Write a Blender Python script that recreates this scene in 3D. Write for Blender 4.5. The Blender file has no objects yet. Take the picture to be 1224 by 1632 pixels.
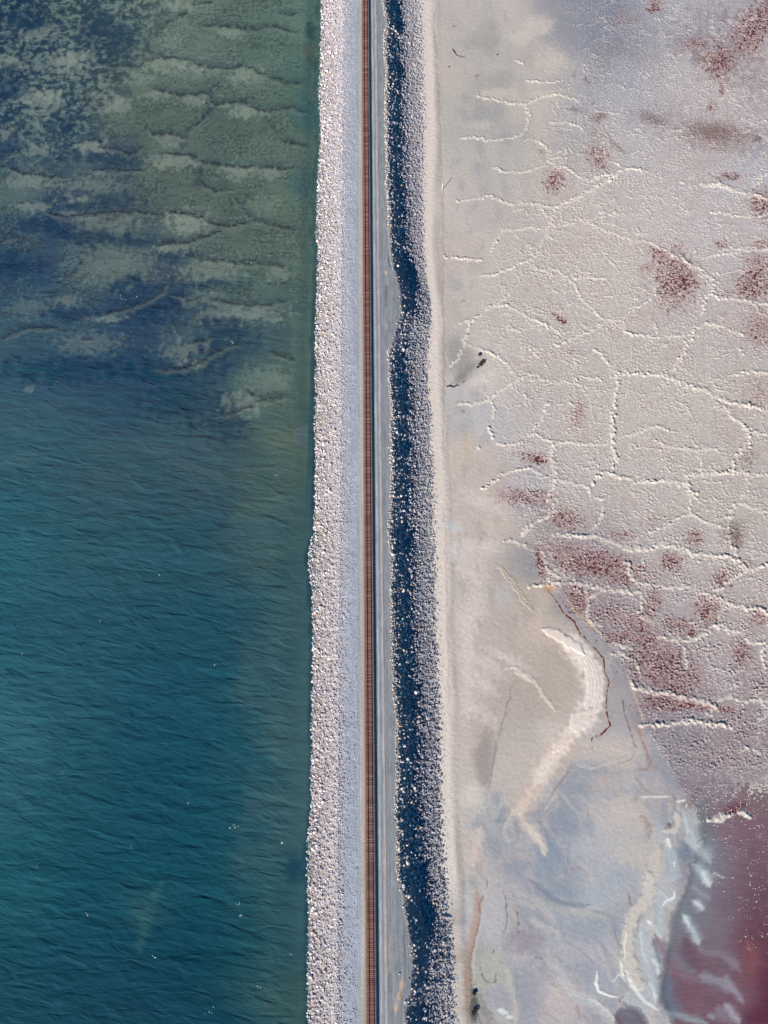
import bpy, math, random
import numpy as np
from mathutils import Matrix, Vector
random.seed(4); RNG = np.random.RandomState(7)
scene = bpy.context.scene
COL = scene.collection
R = math.radians

# ------------------------------------------------------------------ camera
# world: +Y runs along the railway, z = 0 is the rail top, metres.
FPX, CX, CY = 1133.0, 612.0, 816.0
TH = math.atan(FPX / 4076.0); PSI = math.atan(49 * math.sin(TH) / FPX)
hx, hy = math.sin(PSI), math.cos(PSI)
cf = np.array([hx * math.sin(TH), hy * math.sin(TH), -math.cos(TH)])
cr = np.array([hy, -hx, 0.0]); cu = np.cross(cr, cf)
CAM = np.array([5.099, -73.448, 264.0])
cam_d = bpy.data.cameras.new('camera'); cam = bpy.data.objects.new('camera', cam_d); COL.objects.link(cam)
cam_d.sensor_fit = 'VERTICAL'; cam_d.sensor_height = 36.0; cam_d.sensor_width = 27.0
cam_d.lens = FPX / 1632.0 * 36.0; cam_d.clip_start = 1.0; cam_d.clip_end = 30000
cam.matrix_world = Matrix(((cr[0], cu[0], -cf[0], CAM[0]), (cr[1], cu[1], -cf[1], CAM[1]),
                           (cr[2], cu[2], -cf[2], CAM[2]), (0, 0, 0, 1)))
scene.camera = cam
# ------------------------------------------------------------------ sky, sun, exposure
SUN_EL, SX, SY = R(25.5), -0.603, -0.797
w = bpy.data.worlds.new('World'); scene.world = w; w.use_nodes = True
nt = w.node_tree; bg = nt.nodes['Background']
sky = nt.nodes.new('ShaderNodeTexSky'); sky.sky_type = 'NISHITA'; sky.sun_disc = False
sky.sun_elevation = SUN_EL; sky.sun_rotation = math.atan2(SX, SY); sky.altitude = 1300; sky.ozone_density = 6.0; sky.dust_density = 0.3
hs = nt.nodes.new('ShaderNodeHueSaturation'); hs.inputs['Saturation'].default_value = 1.5; hs.inputs['Hue'].default_value = 0.491; nt.links.new(sky.outputs['Color'], hs.inputs['Color']); nt.links.new(hs.outputs['Color'], bg.inputs['Color']); bg.inputs['Strength'].default_value = 0.055
sl = bpy.data.lights.new('sun', 'SUN'); sl.energy = 5.0; sl.angle = R(0.53); sl.color = (1.0, 0.92, 0.85)
sun = bpy.data.objects.new('sun', sl); COL.objects.link(sun)
sdir = Vector((SX * math.cos(SUN_EL), SY * math.cos(SUN_EL), math.sin(SUN_EL)))
sun.rotation_euler = sdir.to_track_quat('Z', 'Y').to_euler()
scene.view_settings.view_transform = 'Standard'; scene.view_settings.look = 'None'
scene.view_settings.gamma = 1; scene.view_settings.exposure = 0.53
EXP_GAIN = np.array([0.97, 0.97, 1.07])        # display value of a level surface of albedo 1

# ------------------------------------------------------------------ helpers
def P2G(px, py, z=0.0):
    px = np.asarray(px, float); py = np.asarray(py, float)
    d = cf[:, None] * FPX + cr[:, None] * (px.ravel() - CX) + cu[:, None] * (CY - py.ravel())
    t = (z - CAM[2]) / d[2]
    return (CAM[0] + d[0] * t).reshape(px.shape), (CAM[1] + d[1] * t).reshape(px.shape)
def G2P(x, y, z):
    vx, vy, vz = x - CAM[0], y - CAM[1], z - CAM[2]
    k = FPX / np.maximum(vx * cf[0] + vy * cf[1] + vz * cf[2], 30.0)
    return CX + (vx * cr[0] + vy * cr[1] + vz * cr[2]) * k, CY - (vx * cu[0] + vy * cu[1] + vz * cu[2]) * k
def lin(c):
    c = np.asarray(c, float) / 255.0
    return np.where(c <= 0.04045, c / 12.92, ((c + 0.055) / 1.055) ** 2.4)
def alb(c):                                   # albedo of a level surface seen as this colour in this light
    return np.clip(lin(c) / EXP_GAIN, 0.004, 0.9)
_T = {}
def gnoise(x, y, seed=0):
    if seed not in _T:
        a = np.random.RandomState(1000 + seed).rand(256, 256) * 2 * np.pi
        _T[seed] = (np.cos(a), np.sin(a))
    gx, gy = _T[seed]
    ix = np.floor(x).astype(np.int64); iy = np.floor(y).astype(np.int64); fx = x - ix; fy = y - iy
    ux = fx * fx * fx * (fx * (fx * 6 - 15) + 10); uy = fy * fy * fy * (fy * (fy * 6 - 15) + 10)
    def g(a, b):
        i = (ix + a) & 255; j = (iy + b) & 255
        return gx[i, j] * (fx - a) + gy[i, j] * (fy - b)
    n0 = g(0, 0) * (1 - ux) + g(1, 0) * ux; n1 = g(0, 1) * (1 - ux) + g(1, 1) * ux
    return (n0 * (1 - uy) + n1 * uy) * 1.5
def fbm(x, y, seed=0, o=4, gain=0.5):
    s = 0; a = 1; t = 0
    for k in range(o):
        s = s + a * gnoise(x * 2 ** k + 17.3 * k, y * 2 ** k - 9.1 * k, seed + k); t += a; a *= gain
    return s / t * 1.6
def worley(x, y, seed=0, jit=0.9):
    rs = np.random.RandomState(500 + seed); A = rs.rand(256, 256); B = rs.rand(256, 256); Cc = rs.rand(256, 256)
    ix = np.floor(x).astype(np.int64); iy = np.floor(y).astype(np.int64)
    best = np.full(x.shape, 9.0); val = np.zeros(x.shape)
    for a in (-1, 0, 1):
        for b in (-1, 0, 1):
            i = (ix + a) & 255; j = (iy + b) & 255
            dx = ix + a + 0.5 + (A[i, j] - .5) * jit - x; dy = iy + b + 0.5 + (B[i, j] - .5) * jit - y
            d = dx * dx + dy * dy; m = d < best
            best = np.where(m, d, best); val = np.where(m, Cc[i, j], val)
    return np.sqrt(best), val
def sm(a, b, x):
    t = np.clip((x - a) / (b - a), 0, 1); return t * t * (3 - 2 * t)
def axis(lo, hi, step, far):
    core = list(np.arange(lo, hi + step * .5, step)); s = step; left = []; right = []
    v = core[0]; 
    while v > lo - far: s *= 1.25; v -= s; left.append(v)
    s = step; v = core[-1]
    while v < hi + far: s *= 1.25; v += s; right.append(v)
    return np.array(left[::-1] + core + right)
def mesh_from(name, V, F, mat, attrs=None, smooth=True, parent=None, link=True, nper=4):
    me = bpy.data.meshes.new(name); V = np.asarray(V, np.float32); F = np.asarray(F, np.int32)
    me.vertices.add(len(V)); me.vertices.foreach_set('co', V.ravel())
    me.loops.add(F.size); me.loops.foreach_set('vertex_index', F.ravel())
    me.polygons.add(len(F)); me.polygons.foreach_set('loop_start', np.arange(0, F.size, nper, dtype=np.int32))
    me.polygons.foreach_set('loop_total', np.full(len(F), nper, np.int32))
    me.polygons.foreach_set('use_smooth', np.full(len(F), smooth, bool))
    me.update(calc_edges=True)
    for k, a in (attrs or {}).items():
        if a.ndim == 2:
            at = me.attributes.new(k, 'FLOAT_COLOR', 'POINT'); c = np.ones((len(V), 4), np.float32); c[:, :3] = a
            at.data.foreach_set('color', c.ravel())
        else:
            at = me.attributes.new(k, 'FLOAT', 'POINT'); at.data.foreach_set('value', a.astype(np.float32))
    me.materials.append(mat)
    if not link: return me
    o = bpy.data.objects.new(name, me); COL.objects.link(o)
    if parent: o.parent = parent
    return o
def grid_faces(nx, ny):                       # index = j*nx + i
    i, j = np.meshgrid(np.arange(nx - 1), np.arange(ny - 1)); a = (j * nx + i).ravel()
    return np.stack([a, a + 1, a + nx + 1, a + nx], 1)
def tag(o, label=None, cat=None, group=None, kind=None):
    if label: o['label'] = label
    if cat: o['category'] = cat
    if group: o['group'] = group
    if kind: o['kind'] = kind
    return o
class Paint:
    """colour and height laid onto a ground sheet in photograph coordinates of that ground"""
    def __init__(s, px, py, base):
        s.px, s.py = px, py; s.col = np.tile(lin(base), (len(px), 1)).astype(float); s.h = np.zeros(len(px))
        s.qx = px + 3.0 * gnoise(px / 14, py / 14, 41) + 1.6 * gnoise(px / 4, py / 4, 43)
        s.qy = py + 3.0 * gnoise(px / 14, py / 14, 42) + 1.6 * gnoise(px / 4, py / 4, 44)
    def splats(s, L, warp=22):
        x = s.px + warp * fbm(s.px / 90, s.py / 90, 50, 3); y = s.py + warp * fbm(s.px / 90, s.py / 90, 60, 3)
        W = np.full(len(x), 1e-9); A = np.zeros((len(x), 3))
        for (cx, cy, r, c) in L:
            g = np.exp(-((x - cx) ** 2 + (y - cy) ** 2) / (2 * r * r)); W += g; A += g[:, None] * lin(c)
        A /= W[:, None]; k = np.clip(W * 3, 0, 1)[:, None]; s.col = s.col * (1 - k) + A * k
    jag = 1.0
    def dist(s, pts, m):
        x = s.px[m] + s.jag * (s.qx[m] - s.px[m]); y = s.py[m] + s.jag * (s.qy[m] - s.py[m]); d = np.full(len(x), 1e9); tt = np.zeros(len(x)); n = len(pts) - 1
        for k in range(n):
            (x0, y0), (x1, y1) = pts[k], pts[k + 1]; ex, ey = x1 - x0, y1 - y0
            t = np.clip(((x - x0) * ex + (y - y0) * ey) / max(ex * ex + ey * ey, 1e-6), 0, 1)
            q = np.hypot(x - x0 - t * ex, y - y0 - t * ey); b = q < d; d = np.where(b, q, d); tt = np.where(b, (k + t) / n, tt)
        return d, tt
    def stroke(s, pts, wd, c=None, op=1.0, soft=0.5, h=0.0, taper=True, brk=0.0):
        p = np.array(pts, float); R_ = wd + 8
        m = np.nonzero((s.px > p[:, 0].min() - R_) & (s.px < p[:, 0].max() + R_) & (s.py > p[:, 1].min() - R_) & (s.py < p[:, 1].max() + R_))[0]
        if len(m) == 0: return
        d, t = s.dist(pts, m)
        ww = wd * (np.clip(np.minimum(t, 1 - t) * 8, 0.25, 1) if taper else 1) * (1 + 0.45 * gnoise(s.px[m] / 9, s.py[m] / 9, 45))
        a = 1 - sm(ww * (1 - soft), ww * (1 + soft * .6) + .3, d)
        if brk: a = a * sm(brk - .25, brk + .25, 0.5 + 0.9 * gnoise(s.px[m] / 7, s.py[m] / 7, 46) + .3 * gnoise(s.px[m] / 2.5, s.py[m] / 2.5, 47))
        if c is not None: s.col[m] = s.col[m] * (1 - (a * op)[:, None]) + lin(c) * (a * op)[:, None]
        if h: s.h[m] += a * h
    def blob(s, cx, cy, rx, ry, c=None, op=1.0, soft=0.4, ang=0, h=0.0, rag=0.35, sc=12.0):
        R_ = max(rx, ry) * 1.7 + 4
        m = np.nonzero((abs(s.px - cx) < R_) & (abs(s.py - cy) < R_))[0]
        if len(m) == 0: return
        ca, sa = math.cos(R(ang)), math.sin(R(ang)); x = s.px[m] + s.jag * (s.qx[m] - s.px[m]) - cx; y = s.py[m] + s.jag * (s.qy[m] - s.py[m]) - cy
        d = np.hypot((x * ca + y * sa) / rx, (-x * sa + y * ca) / ry) + rag * fbm(s.px[m] / sc, s.py[m] / sc, 48, 3)
        a = (1 - sm(1 - soft, 1 + soft, d)) * op
        if c is not None: s.col[m] = s.col[m] * (1 - a[:, None]) + lin(c) * a[:, None]
        if h: s.h[m] += a * h
        return m, a
def T(x0, y0, k, *pts): return [(x0 + a / k, y0 + b / k) for a, b in pts]

# ------------------------------------------------------------------ materials
def newmat(name):
    m = bpy.data.materials.new(name); m.use_nodes = True; return m, m.node_tree, m.node_tree.nodes['Principled BSDF']
def N(nt, t, **kw):
    n = nt.nodes.new(t)
    for k, v in kw.items(): setattr(n, k, v)
    return n
def ground_mat(name, rough=0.9, fine=3.0, amt=0.12, bump=0.03, spec=0.25, stretch=None, rattr=None):
    m, nt, b = newmat(name); L = nt.links.new
    at = N(nt, 'ShaderNodeAttribute', attribute_name='col'); tc = N(nt, 'ShaderNodeTexCoord')
    mp = N(nt, 'ShaderNodeMapping'); mp.inputs['Scale'].default_value = stretch or (1, 1, 1); L(tc.outputs['Object'], mp.inputs[0])
    n1 = N(nt, 'ShaderNodeTexNoise'); n1.inputs['Scale'].default_value = fine; n1.inputs['Detail'].default_value = 5; n1.inputs['Roughness'].default_value = 0.65
    L(mp.outputs[0], n1.inputs['Vector'])
    mr = N(nt, 'ShaderNodeMapRange'); mr.inputs[1].default_value = 0.25; mr.inputs[2].default_value = 0.75
    mr.inputs[3].default_value = 1 - amt * 1.6; mr.inputs[4].default_value = 1 + amt * 1.6; L(n1.outputs[0], mr.inputs[0])
    mx = N(nt, 'ShaderNodeMix', data_type='RGBA', blend_type='MULTIPLY'); mx.inputs[0].default_value = 1
    L(at.outputs['Color'], mx.inputs[6]); L(mr.outputs[0], mx.inputs[7]); L(mx.outputs[2], b.inputs['Base Color'])
    bp = N(nt, 'ShaderNodeBump'); bp.inputs['Distance'].default_value = bump; bp.inputs['Strength'].default_value = 1.0
    n2 = N(nt, 'ShaderNodeTexNoise'); n2.inputs['Scale'].default_value = fine * 1.3; n2.inputs['Detail'].default_value = 4; L(mp.outputs[0], n2.inputs['Vector'])
    L(n2.outputs[0], bp.inputs['Height']); L(bp.outputs[0], b.inputs['Normal'])
    b.inputs['Roughness'].default_value = rough; b.inputs['Specular IOR Level'].default_value = spec
    return m
M_salt = ground_mat('salt_crust', 0.75, 1.2, 0.07, 0.05)
M_bed = ground_mat('lake_bed', 1.0, 0.9, 0.16, 0.02, 0.0)
M_bank = ground_mat('crushed_stone', 0.95, 2.6, 0.22, 0.12)
M_road = ground_mat('gravel_road', 0.95, 1.6, 0.10, 0.03, stretch=(2.0, 0.25, 1))
M_rock = ground_mat('rock', 0.9, 2.5, 0.18, 0.03)
def plain(name, c, rough=0.8, amt=0.25, sc=8.0, metal=0.0):
    m, nt, b = newmat(name); L = nt.links.new; tc = N(nt, 'ShaderNodeTexCoord')
    n1 = N(nt, 'ShaderNodeTexNoise'); n1.inputs['Scale'].default_value = sc; L(tc.outputs['Object'], n1.inputs['Vector'])
    oi = N(nt, 'ShaderNodeObjectInfo'); ad = N(nt, 'ShaderNodeMath', operation='ADD'); L(n1.outputs[0], ad.inputs[0]); L(oi.outputs['Random'], ad.inputs[1])
    mr = N(nt, 'ShaderNodeMapRange'); mr.inputs[2].default_value = 2.0; mr.inputs[3].default_value = 1 - amt; mr.inputs[4].default_value = 1 + amt; L(ad.outputs[0], mr.inputs[0])
    mx = N(nt, 'ShaderNodeMix', data_type='RGBA', blend_type='MULTIPLY'); mx.inputs[0].default_value = 1
    mx.inputs[6].default_value = (*c, 1); L(mr.outputs[0], mx.inputs[7]); L(mx.outputs[2], b.inputs['Base Color'])
    b.inputs['Roughness'].default_value = rough; b.inputs['Metallic'].default_value = metal; return m
def water_mat(name, waves, rough=0.25, ior=1.33, bump=1.0, specmix=True):
    """murky water: part of the light is scattered back by the water itself (attribute col), the rest goes through to the bed"""
    m, nt, b = newmat(name); L = nt.links.new; nt.nodes.remove(b); out = nt.nodes['Material Output']
    tc = N(nt, 'ShaderNodeTexCoord'); h = None
    for (ang, sx, sy, det, amp, dist) in waves:
        mp = N(nt, 'ShaderNodeMapping'); mp.vector_type = 'POINT'; mp.inputs['Rotation'].default_value = (0, 0, R(ang)); L(tc.outputs['Object'], mp.inputs[0])
        m2 = N(nt, 'ShaderNodeMapping'); m2.inputs['Scale'].default_value = (sx, sy, 1); L(mp.outputs[0], m2.inputs[0])
        n = N(nt, 'ShaderNodeTexNoise'); n.inputs['Scale'].default_value = 1; n.inputs['Detail'].default_value = det
        n.inputs['Distortion'].default_value = dist; L(m2.outputs[0], n.inputs['Vector'])
        k = N(nt, 'ShaderNodeMath', operation='MULTIPLY'); k.inputs[1].default_value = amp; L(n.outputs[0], k.inputs[0])
        if h is None: h = k
        else:
            a = N(nt, 'ShaderNodeMath', operation='ADD'); L(h.outputs[0], a.inputs[0]); L(k.outputs[0], a.inputs[1]); h = a
    wa = N(nt, 'ShaderNodeAttribute', attribute_name='wave'); hm = N(nt, 'ShaderNodeMath', operation='MULTIPLY'); L(h.outputs[0], hm.inputs[0]); L(wa.outputs['Fac'], hm.inputs[1])
    bp = N(nt, 'ShaderNodeBump'); bp.inputs['Distance'].default_value = bump; bp.inputs['Strength'].default_value = 1; L(hm.outputs[0], bp.inputs['Height'])
    at = N(nt, 'ShaderNodeAttribute', attribute_name='col'); tu = N(nt, 'ShaderNodeAttribute', attribute_name='murk')
    d = N(nt, 'ShaderNodeBsdfDiffuse'); L(at.outputs['Color'], d.inputs['Color']); L(bp.outputs[0], d.inputs['Normal'])
    t = N(nt, 'ShaderNodeBsdfTransparent'); t.inputs['Color'].default_value = (0.95, 0.985, 0.99, 1)
    mx = N(nt, 'ShaderNodeMixShader'); L(tu.outputs['Fac'], mx.inputs[0]); L(t.outputs[0], mx.inputs[1]); L(d.outputs[0], mx.inputs[2])
    b2 = N(nt, 'ShaderNodeBump'); b2.inputs['Distance'].default_value = bump * .30; L(hm.outputs[0], b2.inputs['Height'])
    g = N(nt, 'ShaderNodeBsdfGlossy'); g.inputs['Roughness'].default_value = rough; L(b2.outputs[0], g.inputs['Normal'])
    lw_ = N(nt, 'ShaderNodeLayerWeight'); pw_ = N(nt, 'ShaderNodeMath', operation='POWER'); pw_.inputs[1].default_value = 5; L(lw_.outputs['Facing'], pw_.inputs[0])
    fr = N(nt, 'ShaderNodeMath', operation='MULTIPLY_ADD'); fr.inputs[1].default_value = .97; fr.inputs[2].default_value = .022; L(pw_.outputs[0], fr.inputs[0])
    m3 = N(nt, 'ShaderNodeMixShader'); L(fr.outputs[0], m3.inputs[0]); L(mx.outputs[0], m3.inputs[1]); L(g.outputs[0], m3.inputs[2])
    L(m3.outputs[0], out.inputs['Surface']); return m
M_lake = water_mat('lake_water', [(8, 0.09, 0.30, 2.6, 1.0, 0.7), (20, 0.26, 0.8, 3, 0.24, 0.4), (-4, 0.035, 0.11, 2, 1.2, 0.3)], 0.3, bump=0.75)
M_brine = water_mat('brine', [(5, 0.2, 0.9, 3, 1.0, 0.3)], 0.25, bump=0.10)

# ------------------------------------------------------------------ traced edges of the causeway
ZW, ZS = -7.0, -8.5                            # lake level, salt flat level
WL = [(513,0),(511,98),(509,152),(512,220),(508,270),(506,314),(504.5,382),(507,400),(506,447),(503,532),(503,571),(504,620),(502,665),(503,718),(502,800),(501,849),(493,873),(491.5,893),(495,922),(498,947),(497.5,957),(499,996),(499,1045),(498,1070),(497,1131),(497,1200),(495,1253),(497,1287),(494,1306),(491,1332),(489.5,1364),(490,1412),(491.5,1451),(492,1491),(490,1518),(491,1571),(491,1632)]
RIM = [(611,0),(614,12),(617,28),(619,38),(616,50),(614.5,60),(615.5,100),(618,110),(618,127),(617,150),(617,200),(618.5,250),(618.5,290),(621,330),(623,380),(624.6,400),(628,425),(637,450),(639.5,470),(640.5,490),(639,505),(633,525),(627,545),(622,556),(622,580),(623.5,620),(627,655),(624.6,700),(627,750),(626,800),(623.5,830),(622,850),(626,880),(627,900),(626,950),(627,1000),(628,1040),(629.5,1080),(632,1120),(637,1150),(634,1170),(636,1200),(636,1240),(633.5,1270),(633,1300),(637.5,1330),(636,1352),(636,1385),(640,1410),(645.5,1430),(648,1450),(652,1480),(658.7,1510),(659,1540),(656,1570),(653.4,1590),(647,1605),(649,1632)]
SND = [(680,0),(681,100),(683.5,200),(678.5,300),(678.5,400),(688,500),(688,600),(693,700),(698,800),(702,900),(702,1000),(708,1100),(708,1200),(710,1300),(718,1400),(723.6,1500),(731.5,1600),(735,1632)]
def edge(pts, z):
    a = np.array(pts, float); x, y = P2G(a[:, 0], a[:, 1], z); o = np.argsort(y); x, y = x[o], y[o]
    return lambda q: np.interp(q, y, x)
f_w, f_r, f_s = edge(WL, ZW), edge(RIM, -1.0), edge(SND, ZS)
def rough_w(y): return f_w(y) + 0.5 * gnoise(y / 3.1, y * 0, 3) + 0.35 * gnoise(y / 1.2, y * 0 + 5, 4)
def rim(y): return f_r(y) + 0.35 * gnoise(y / 2.2, y * 0, 5) + 0.3 * gnoise(y / 0.9, y * 0 + 3, 6)
def bank_h(x, y):
    xw, xr, xs = f_w(y), rim(y), f_s(y)
    toe = 6.0 + 0.7 * gnoise(y / 9, y * 0 + 1, 8)
    X = np.stack([xw - 5.0, xw, xw * 0 - 11.4, xw * 0 - 3.9, xw * 0 - 1.75, xw * 0 + 1.45, xw * 0 + 2.35, xr - 0.2, xr + toe, xr + toe + 3.5, xs + 1, xs + 12], 0)
    Z = [ZW - 5.5, ZW, -3.1, -1.05, -0.22, -0.22, -1.03, -1.03, -5.9, -7.3, ZS - 0.05, ZS - 1.2]
    z = np.full(x.shape, Z[0]); 
    for k in range(len(Z) - 1):
        t = (x - X[k]) / np.maximum(X[k + 1] - X[k], 0.05)
        z = np.where(x >= X[k], Z[k] + np.clip(t, 0, 1) * (Z[k + 1] - Z[k]), z)
    return z
def bank_bump(x, y):
    w = sm(0, 1.5, -10.8 - x) + sm(-0.3, 0.4, x - rim(y)) * (1 - sm(-2, 2, x - f_s(y)))
    return w * (0.28 * gnoise(x / 1.3, y / 1.3, 9) + 0.16 * gnoise(x / 0.6, y / 0.6, 10)) + 0.05 * gnoise(x / 0.7, y / 0.9, 11) * (x < -1.9) + (0.09 * gnoise(x / 1.9, y / 2.7, 12) + .10 * gnoise(x / .9, y / 1.2, 13) * sm(-4, -8, x)) * (x < -4)

# ------------------------------------------------------------------ embankment
xs_ = np.concatenate([np.arange(-34, -2.4, 0.33), np.arange(-2.4, 3.2, 0.2), np.arange(3.2, 44, 0.33)])
ys_ = axis(-182, 275, 0.4, 3000)
gx, gy = np.meshgrid(xs_, ys_); X, Y = gx.ravel(), gy.ravel()
Z = bank_h(X, Y) + bank_bump(X, Y)
px, py = G2P(X, Y, Z)
st = gnoise(X / 0.5, Y / 30, 20) + .6 * gnoise(X / 0.22, Y / 14, 21)
cl = fbm(X / 6, Y / 11, 22, 4)
def band(stops, X):                            # colour by distance across the line
    xs = [s[0] for s in stops]; C = np.array([lin(s[1]) for s in stops]); return np.stack([np.interp(X, xs, C[:, k]) for k in range(3)], 1)
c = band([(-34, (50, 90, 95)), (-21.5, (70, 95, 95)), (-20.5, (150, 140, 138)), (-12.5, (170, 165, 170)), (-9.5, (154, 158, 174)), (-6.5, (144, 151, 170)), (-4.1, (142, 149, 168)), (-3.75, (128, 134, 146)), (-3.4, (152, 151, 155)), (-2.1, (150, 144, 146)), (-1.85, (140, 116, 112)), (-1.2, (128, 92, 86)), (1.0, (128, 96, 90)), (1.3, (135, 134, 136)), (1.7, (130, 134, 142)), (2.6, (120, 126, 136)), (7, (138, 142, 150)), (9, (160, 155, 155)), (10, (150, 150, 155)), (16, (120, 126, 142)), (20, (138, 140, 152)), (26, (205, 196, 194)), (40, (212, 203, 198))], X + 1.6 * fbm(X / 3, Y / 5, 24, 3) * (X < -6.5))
t = sm(-3, 2.0, X - f_s(Y) + 2.0 * cl)[:, None] * (X > 12)[:, None]
c = c * (1 - t) + lin((212, 203, 199)) * t
c *= (1 + 0.10 * st * (abs(X + 3) < 2.5) + 0.10 * cl + 0.05 * st)[:, None]
tg = sm(0.1, 0.5, fbm(X / 2, Y / 25, 27, 3)) * sm(1.5, 0.2, abs(X + 3.2)) ; c = c * (1 - .35 * tg[:, None]) + .35 * tg[:, None] * lin((158, 158, 140))
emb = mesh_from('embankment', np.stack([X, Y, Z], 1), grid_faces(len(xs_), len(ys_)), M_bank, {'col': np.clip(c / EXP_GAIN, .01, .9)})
tag(emb, kind='structure')

# ------------------------------------------------------------------ gravel road on the crest, with its two turnouts
nu = 60; ysr = axis(-182, 275, 0.4, 3000); U = np.linspace(0, 1, nu)
edge_r = rim(ysr) - 1.5
edge_r = np.convolve(np.pad(edge_r, 6, mode='edge'), np.ones(13) / 13, 'valid')
X = (2.55 + (edge_r - 2.55)[:, None] * U[None, :]).ravel(); Y = np.repeat(ysr, nu); Z = np.full(len(X), -0.99) + 0.02 * gnoise(X / .8, Y / 7, 30)
px, py = G2P(X, Y, -1.0)
wob = X + 0.12 * gnoise(X * 0, Y / 13, 31) + .05 * gnoise(X * 0, Y / 4, 32)
c = band([(2.5, (118, 130, 146)), (2.75, (128, 137, 152)), (2.95, (170, 170, 176)), (3.35, (174, 172, 178)), (3.6, (136, 146, 162)), (4.2, (130, 142, 160)), (4.45, (172, 168, 174)), (5.1, (176, 171, 174)), (5.3, (128, 122, 130)), (5.6, (124, 128, 138)), (5.8, (150, 148, 152)), (6.0, (130, 136, 148)), (7.2, (140, 144, 154)), (9, (134, 139, 149)), (14, (132, 137, 147))], wob)
c *= (1 + 0.15 * gnoise(X / .25, Y / 22, 33) + .13 * fbm(X / 1.2, Y / 9, 34, 3) + .15 * gnoise(X / .5, Y / .9, 35) + .10 * fbm(X / 2.5, Y / 4, 36, 3))[:, None]
P = Paint(px, py, (0, 0, 0)); P.col = c
P.qx = px + 0.8 * gnoise(px / 2, py / 8, 41); P.qy = py
K7 = (560, 1480, 10.2); K5 = (560, 400, 10.2)
P.stroke(T(*K7, (610, 640), (620, 760), (600, 880), (625, 960), (630, 1060)), 2.0, (112, 108, 112), .6)
P.stroke(T(*K7, (640, 20), (625, 300), (620, 620), (600, 740)), 1.3, (178, 156, 138), .6)
P.stroke(T(*K7, (830, 800), (820, 920), (790, 1020), (770, 1120), (745, 1190), (735, 1260), (715, 1400)), 3.2, (206, 174, 148), .8, soft=.7, brk=.15)
P.stroke(T(*K7, (800, 1040), (790, 1120)), 1.5, (165, 120, 92), .7)
P.stroke(T(*K7, (660, 0), (670, 400), (665, 900), (690, 1200)), 1.2, (150, 152, 160), .5)
P.stroke(T(*K7, (850, 0), (870, 300), (880, 600), (870, 900)), .7, (80, 88, 102), .8)
P.stroke(T(*K7, (820, 100), (850, 350), (850, 600)), .7, (90, 98, 112), .5, brk=.3)
P.stroke(T(*K5, (560, 320), (575, 390)), 1.9, (196, 184, 174), .9)
P.stroke(T(*K5, (580, 430), (600, 560)), 1.4, (165, 168, 176), .5)
P.stroke(T(*K5, (560, 540), (555, 720), (560, 920)), 2.4, (104, 108, 120), .7)
P.stroke(T(*K5, (590, 1190), (560, 1280)), 2.0, (186, 172, 164), .6)
P.stroke(T(*K5, (580, 30), (600, 180), (640, 300), (700, 400), (740, 520), (765, 700), (780, 850), (760, 1050)), .7, (62, 70, 88), .85)
P.stroke(T(*K5, (560, 40), (590, 220), (680, 380), (740, 600), (755, 750)), .7, (166, 170, 178), .6)
P.stroke(T(*K5, (640, 620), (650, 900), (640, 1200)), 1.6, (152, 158, 170), .5)
P.stroke([(600.5, 0), (603, 400), (606, 800), (610, 1200), (613, 1632)], .5, (150, 138, 130), .3, brk=.5)
road = mesh_from('gravel_road', np.stack([X, Y, Z], 1), grid_faces(nu, len(ysr)), M_road, {'col': np.clip(P.col / EXP_GAIN, .01, .9)})
tag(road, kind='structure')

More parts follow.
